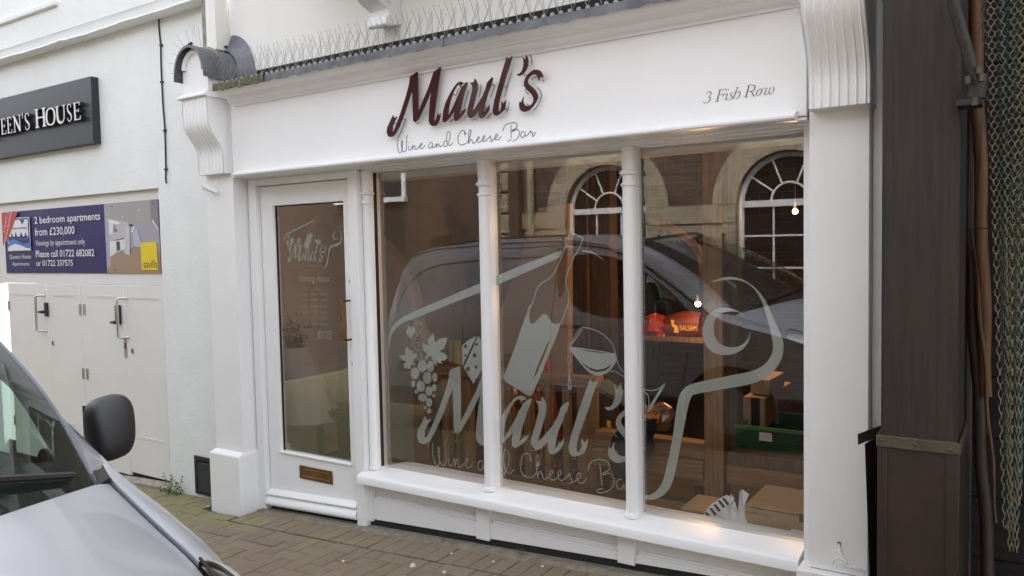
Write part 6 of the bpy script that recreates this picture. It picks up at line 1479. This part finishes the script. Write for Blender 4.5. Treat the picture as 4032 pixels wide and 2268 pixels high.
OB = thing('lamplit_floor_sheet', 'orange lit plywood sheet leaning low behind the cross beams', 'plywood sheet', W(2700, 1980, 1.1)); MB().box(W(2400, 1900, 1.2).x, W(2765, 1900, 1.2).x, 1.2, 1.23, -.119, W(2600, 1850, 1.2).z).build('sheet', mat('orange lamplight', (.60, .27, .06), .6, noise=.15, nscale=3), OB)  # orange glow of the lamplit floor put into the sheet's colour
CY = thing('dark_cylinder', 'dark red rounded drum end beside the orange sheet', 'drum', W(2755, 2000, 1.0)); b = MB(); p = W(2765, 1990, .98); b.tube([p+Vector((0, 0, -.13)), p+Vector((0, 0, .13))], .05, 14); b.build('drum', mat('drum red', (.06, .015, .012), .5), CY, smooth=True)
# draped stand with a plant just inside the door
DS = thing('draped_stand', 'white cloth covered tapering stand just inside the glazed door', 'stand', W(1215, 1640, .75))
b = MB(); Yd2 = .75; rows = []
for t in [k/8 for k in range(9)]:
    cxp = 1165+60*t; hw = .10+.13*t; p = W(cxp, 1365+285*t, Yd2)
    rows.append([p+Vector((hw*math.cos(a)*(1+.05*math.sin(a*9)*t), hw*math.sin(a)*(1+.05*math.sin(a*9)*t), 0)) for a in [2*math.pi*k/36 for k in range(37)]])
b.grid(rows).build('cloth', mat('white cloth', (.55, .56, .60), .9), DS, smooth=True)
PL_ = thing('pot_plant', 'bushy pale green pot plant on top of the white draped stand inside the door', 'plant', W(1160, 1350, Yd2))
b = MB(); random.seed(8); c_ = W(1158, 1310, Yd2)
for k in range(160):
    d_ = Vector((random.gauss(0, .07), random.gauss(0, .06), random.gauss(0, .06))); u = Vector((random.uniform(-1, 1), random.uniform(-1, 1), random.uniform(-.5, 1))).normalized()*.022; v = u.cross(Vector((.3, 1, .2))).normalized()*.011
    p = c_+d_; b.add([p-u, p+v, p+u, p-v], [(0, 1, 2, 3)])
o = b.build('foliage', M['leaf'], PL_); o['kind'] = 'stuff'
b = MB(); b.lathe([(.05, c_.z-.16), (.065, c_.z-.06), (.06, c_.z-.06)], c_.x, c_.y, 14); b.build('pot', M['trim'], PL_, smooth=True)
FS_ = thing('floor_stool', 'low brown stool with a pale yellow folded paper on it inside the door', 'stool', W(1350, 1700, .9)); p = W(1345, 1600, .9)
MB().box(p.x-.16, p.x+.16, .75, 1.05, p.z-.05, p.z-.005).build('seat', M['oak'], FS_, bevel=.004)
for dx in (-.13, .13):
    for y in (.79, 1.01): MB().box(p.x+dx-.02, p.x+dx+.02, y-.02, y+.02, -.119, p.z-.051).build('leg', M['oak'], FS_)
b = MB(); b.obox((p.x-.03, .82, p.z+.004), (.06, 0, 0), (0, .03, 0), (0, 0, .006)); b.build('paper', mat('yellow paper', (.55, .42, .12), .7), FS_)
# bulb lamps that are lit
def lamp_at(label, px, py, Y, wtt, r=.017):
    p = W(px, py, Y); t = thing('bulb_lamp', label, 'lamp', p)
    b = MB(); n = 10; rows = [[p+Vector((r*math.cos(la)*math.cos(lo), r*math.cos(la)*math.sin(lo), r*math.sin(la))) for lo in [2*math.pi*k/14 for k in range(15)]] for la in [-math.pi/2+math.pi*i/n for i in range(n+1)]]
    b.grid(rows).build('bulb', emis('lit bulb', (1.0, .62, .25), 25), t, smooth=True)
    b = MB(); b.tube([p+Vector((0, 0, r*.8)), p+Vector((0, 0, .06))], .011, 10); b.build('holder', M['blackplastic'], t, smooth=True)
    b = MB(); b.tube([p+Vector((0, 0, .06)), Vector((p.x, p.y, 2.56))], .003, 5); b.build('flex', M['blackplastic'], t)
    ld = bpy.data.lights.new('bulb_glow', 'POINT'); ld.energy = wtt; ld.color = (1.0, .58, .28); ld.shadow_soft_size = .03
    lo = bpy.data.objects.new('bulb_glow', ld); C.objects.link(lo); lo.parent = t; lo.location = (0, -.05, -.03)
lamp_at('lit warm bulb hanging high at the right edge of the right pane', 3131, 832, 2.0, 4.5)
lamp_at('lit warm bulb hanging low beside the timber post in the right pane', 2748, 1197, 1.35, 2)
# person inside, mostly hidden by the colonnette
PE = thing('person', 'person in a black shirt leaning over inside the shop, half hidden by the right colonnette', 'person', W(2450, 1900, 2.5))
hd = W(2432, 1165, 2.5); fx = hd.x+.16; fy = 2.52; zf = -.12
sk = {'pel': (fx+.10, fy, .86), 'ch': (fx+.05, fy, 1.20), 'nk': (fx-.02, fy, hd.z-.15), 'hd': (hd.x+.01, fy, hd.z-.02), 'ht': (hd.x, fy, hd.z+.08), 'ls': (fx, fy-.19, 1.32), 'le': (fx-.03, fy-.26, 1.05), 'lw': (fx-.18, fy-.22, .86), 'rs': (fx, fy+.19, 1.32), 're': (fx-.02, fy+.26, 1.05), 'rw': (fx-.17, fy+.22, .86),
      'lh': (fx+.10, fy-.10, .84), 'lk': (fx+.08, fy-.11, .40), 'la': (fx+.10, fy-.11, .0), 'lt': (fx-.06, fy-.12, zf+.03), 'rh': (fx+.10, fy+.10, .84), 'rk': (fx+.08, fy+.11, .40), 'ra': (fx+.10, fy+.11, .0), 'rtt': (fx-.06, fy+.12, zf+.03)}
ra_ = {'pel': .15, 'ch': .16, 'nk': .06, 'hd': .085, 'ht': .075, 'ls': .065, 'le': .045, 'lw': .032, 'rs': .065, 're': .045, 'rw': .032, 'lh': .09, 'lk': .06, 'la': .042, 'lt': .04, 'rh': .09, 'rk': .06, 'ra': .042, 'rtt': .04}
ks = list(sk); ed = [('pel', 'ch'), ('ch', 'nk'), ('nk', 'hd'), ('hd', 'ht'), ('ch', 'ls'), ('ls', 'le'), ('le', 'lw'), ('ch', 'rs'), ('rs', 're'), ('re', 'rw'), ('pel', 'lh'), ('lh', 'lk'), ('lk', 'la'), ('la', 'lt'), ('pel', 'rh'), ('rh', 'rk'), ('rk', 'ra'), ('ra', 'rtt')]
me = bpy.data.meshes.new('body'); me.from_pydata([tuple(Vector(sk[k])-origin(PE)) for k in ks], [(ks.index(a), ks.index(c)) for a, c in ed], [])
bo = link('body', me, PE); md = bo.modifiers.new('skin', 'SKIN'); md.use_smooth_shade = True
for i, k in enumerate(ks): me.skin_vertices[0].data[i].radius = (ra_[k], ra_[k]); me.skin_vertices[0].data[i].use_root = (k == 'pel')
ss = bo.modifiers.new('sub', 'SUBSURF'); ss.levels = ss.render_levels = 2
dg = bpy.context.evaluated_depsgraph_get(); dg.update(); nm = bpy.data.meshes.new_from_object(bo.evaluated_get(dg)); bo.modifiers.clear(); bo.data = nm
M['skin'] = mat('skin', (.50, .24, .15), .55); M['shirt'] = mat('black shirt', (.012, .012, .014), .9); M['jeans'] = mat('dark jeans', (.02, .025, .05), .9)
nm.materials.clear(); [nm.materials.append(M[k]) for k in ('skin', 'shirt', 'jeans', 'blackplastic')]
for p in nm.polygons:
    z = p.center.z+origin(PE).z; p.material_index = 0 if (Vector(p.center)+origin(PE)-Vector((hd.x, fy, hd.z))).length < .15 else (1 if z > .92 or abs(p.center.y+origin(PE).y-fy) > .2 else (2 if z > .02 else 3)); p.use_smooth = True
b = MB(); b.grid(crumple((hd.x+.03, fy, hd.z+.045), .105, .09, .085, 8, 14, .03)); b.build('hair', mat('short brown hair', (.06, .03, .018), .8), PE, smooth=True)
b = MB(); b.add([(hd.x-.07, fy-.014, hd.z-.01), (hd.x-.07, fy+.014, hd.z-.01), (hd.x-.10, fy, hd.z-.035), (hd.x-.075, fy, hd.z+.025)], [(0, 1, 2), (0, 2, 3), (1, 3, 2)]); b.build('nose', M['skin'], PE, smooth=True)
b = MB(); 
for s_ in (-1, 1): b.tube([(hd.x-.078, fy+s_*.032, hd.z+.012), (hd.x-.085, fy+s_*.032, hd.z+.012)], .009, 8)
b.build('eye', M['black'], PE, sep=1)
b = MB(); b.tube([(hd.x-.075, fy-.022, hd.z-.065), (hd.x-.084, fy, hd.z-.063), (hd.x-.075, fy+.022, hd.z-.065)], .005, 6); b.build('mouth', mat('lips', (.35, .10, .08), .5), PE)
for s_ in (-1, 1):
    b = MB(); b.tube([(hd.x+.015, fy+s_*.080, hd.z-.03), (hd.x+.02, fy+s_*.088, hd.z), (hd.x+.012, fy+s_*.082, hd.z+.025)], .010, 6); b.build('ear', M['skin'], PE, smooth=True)
    w0 = Vector(sk['lw' if s_ < 0 else 'rw'])
    b = MB(); b.tube([w0, w0+Vector((-.05, 0, -.015)), w0+Vector((-.09, 0, -.02))], [.030, .036, .034], 8)
    for k in range(4): f0 = w0+Vector((-.085, (k-1.5)*.018, -.02)); b.tube([f0, f0+Vector((-.04, 0, -.008)), f0+Vector((-.065+.006*abs(k-1.5), 0, -.03))], [.009, .0085, .007], 6)
    f0 = w0+Vector((-.04, s_*-.03, -.012)); b.tube([f0, f0+Vector((-.025, s_*-.02, -.01)), f0+Vector((-.05, s_*-.022, -.022))], [.010, .009, .007], 6); b.build('hand', M['skin'], PE, smooth=True)
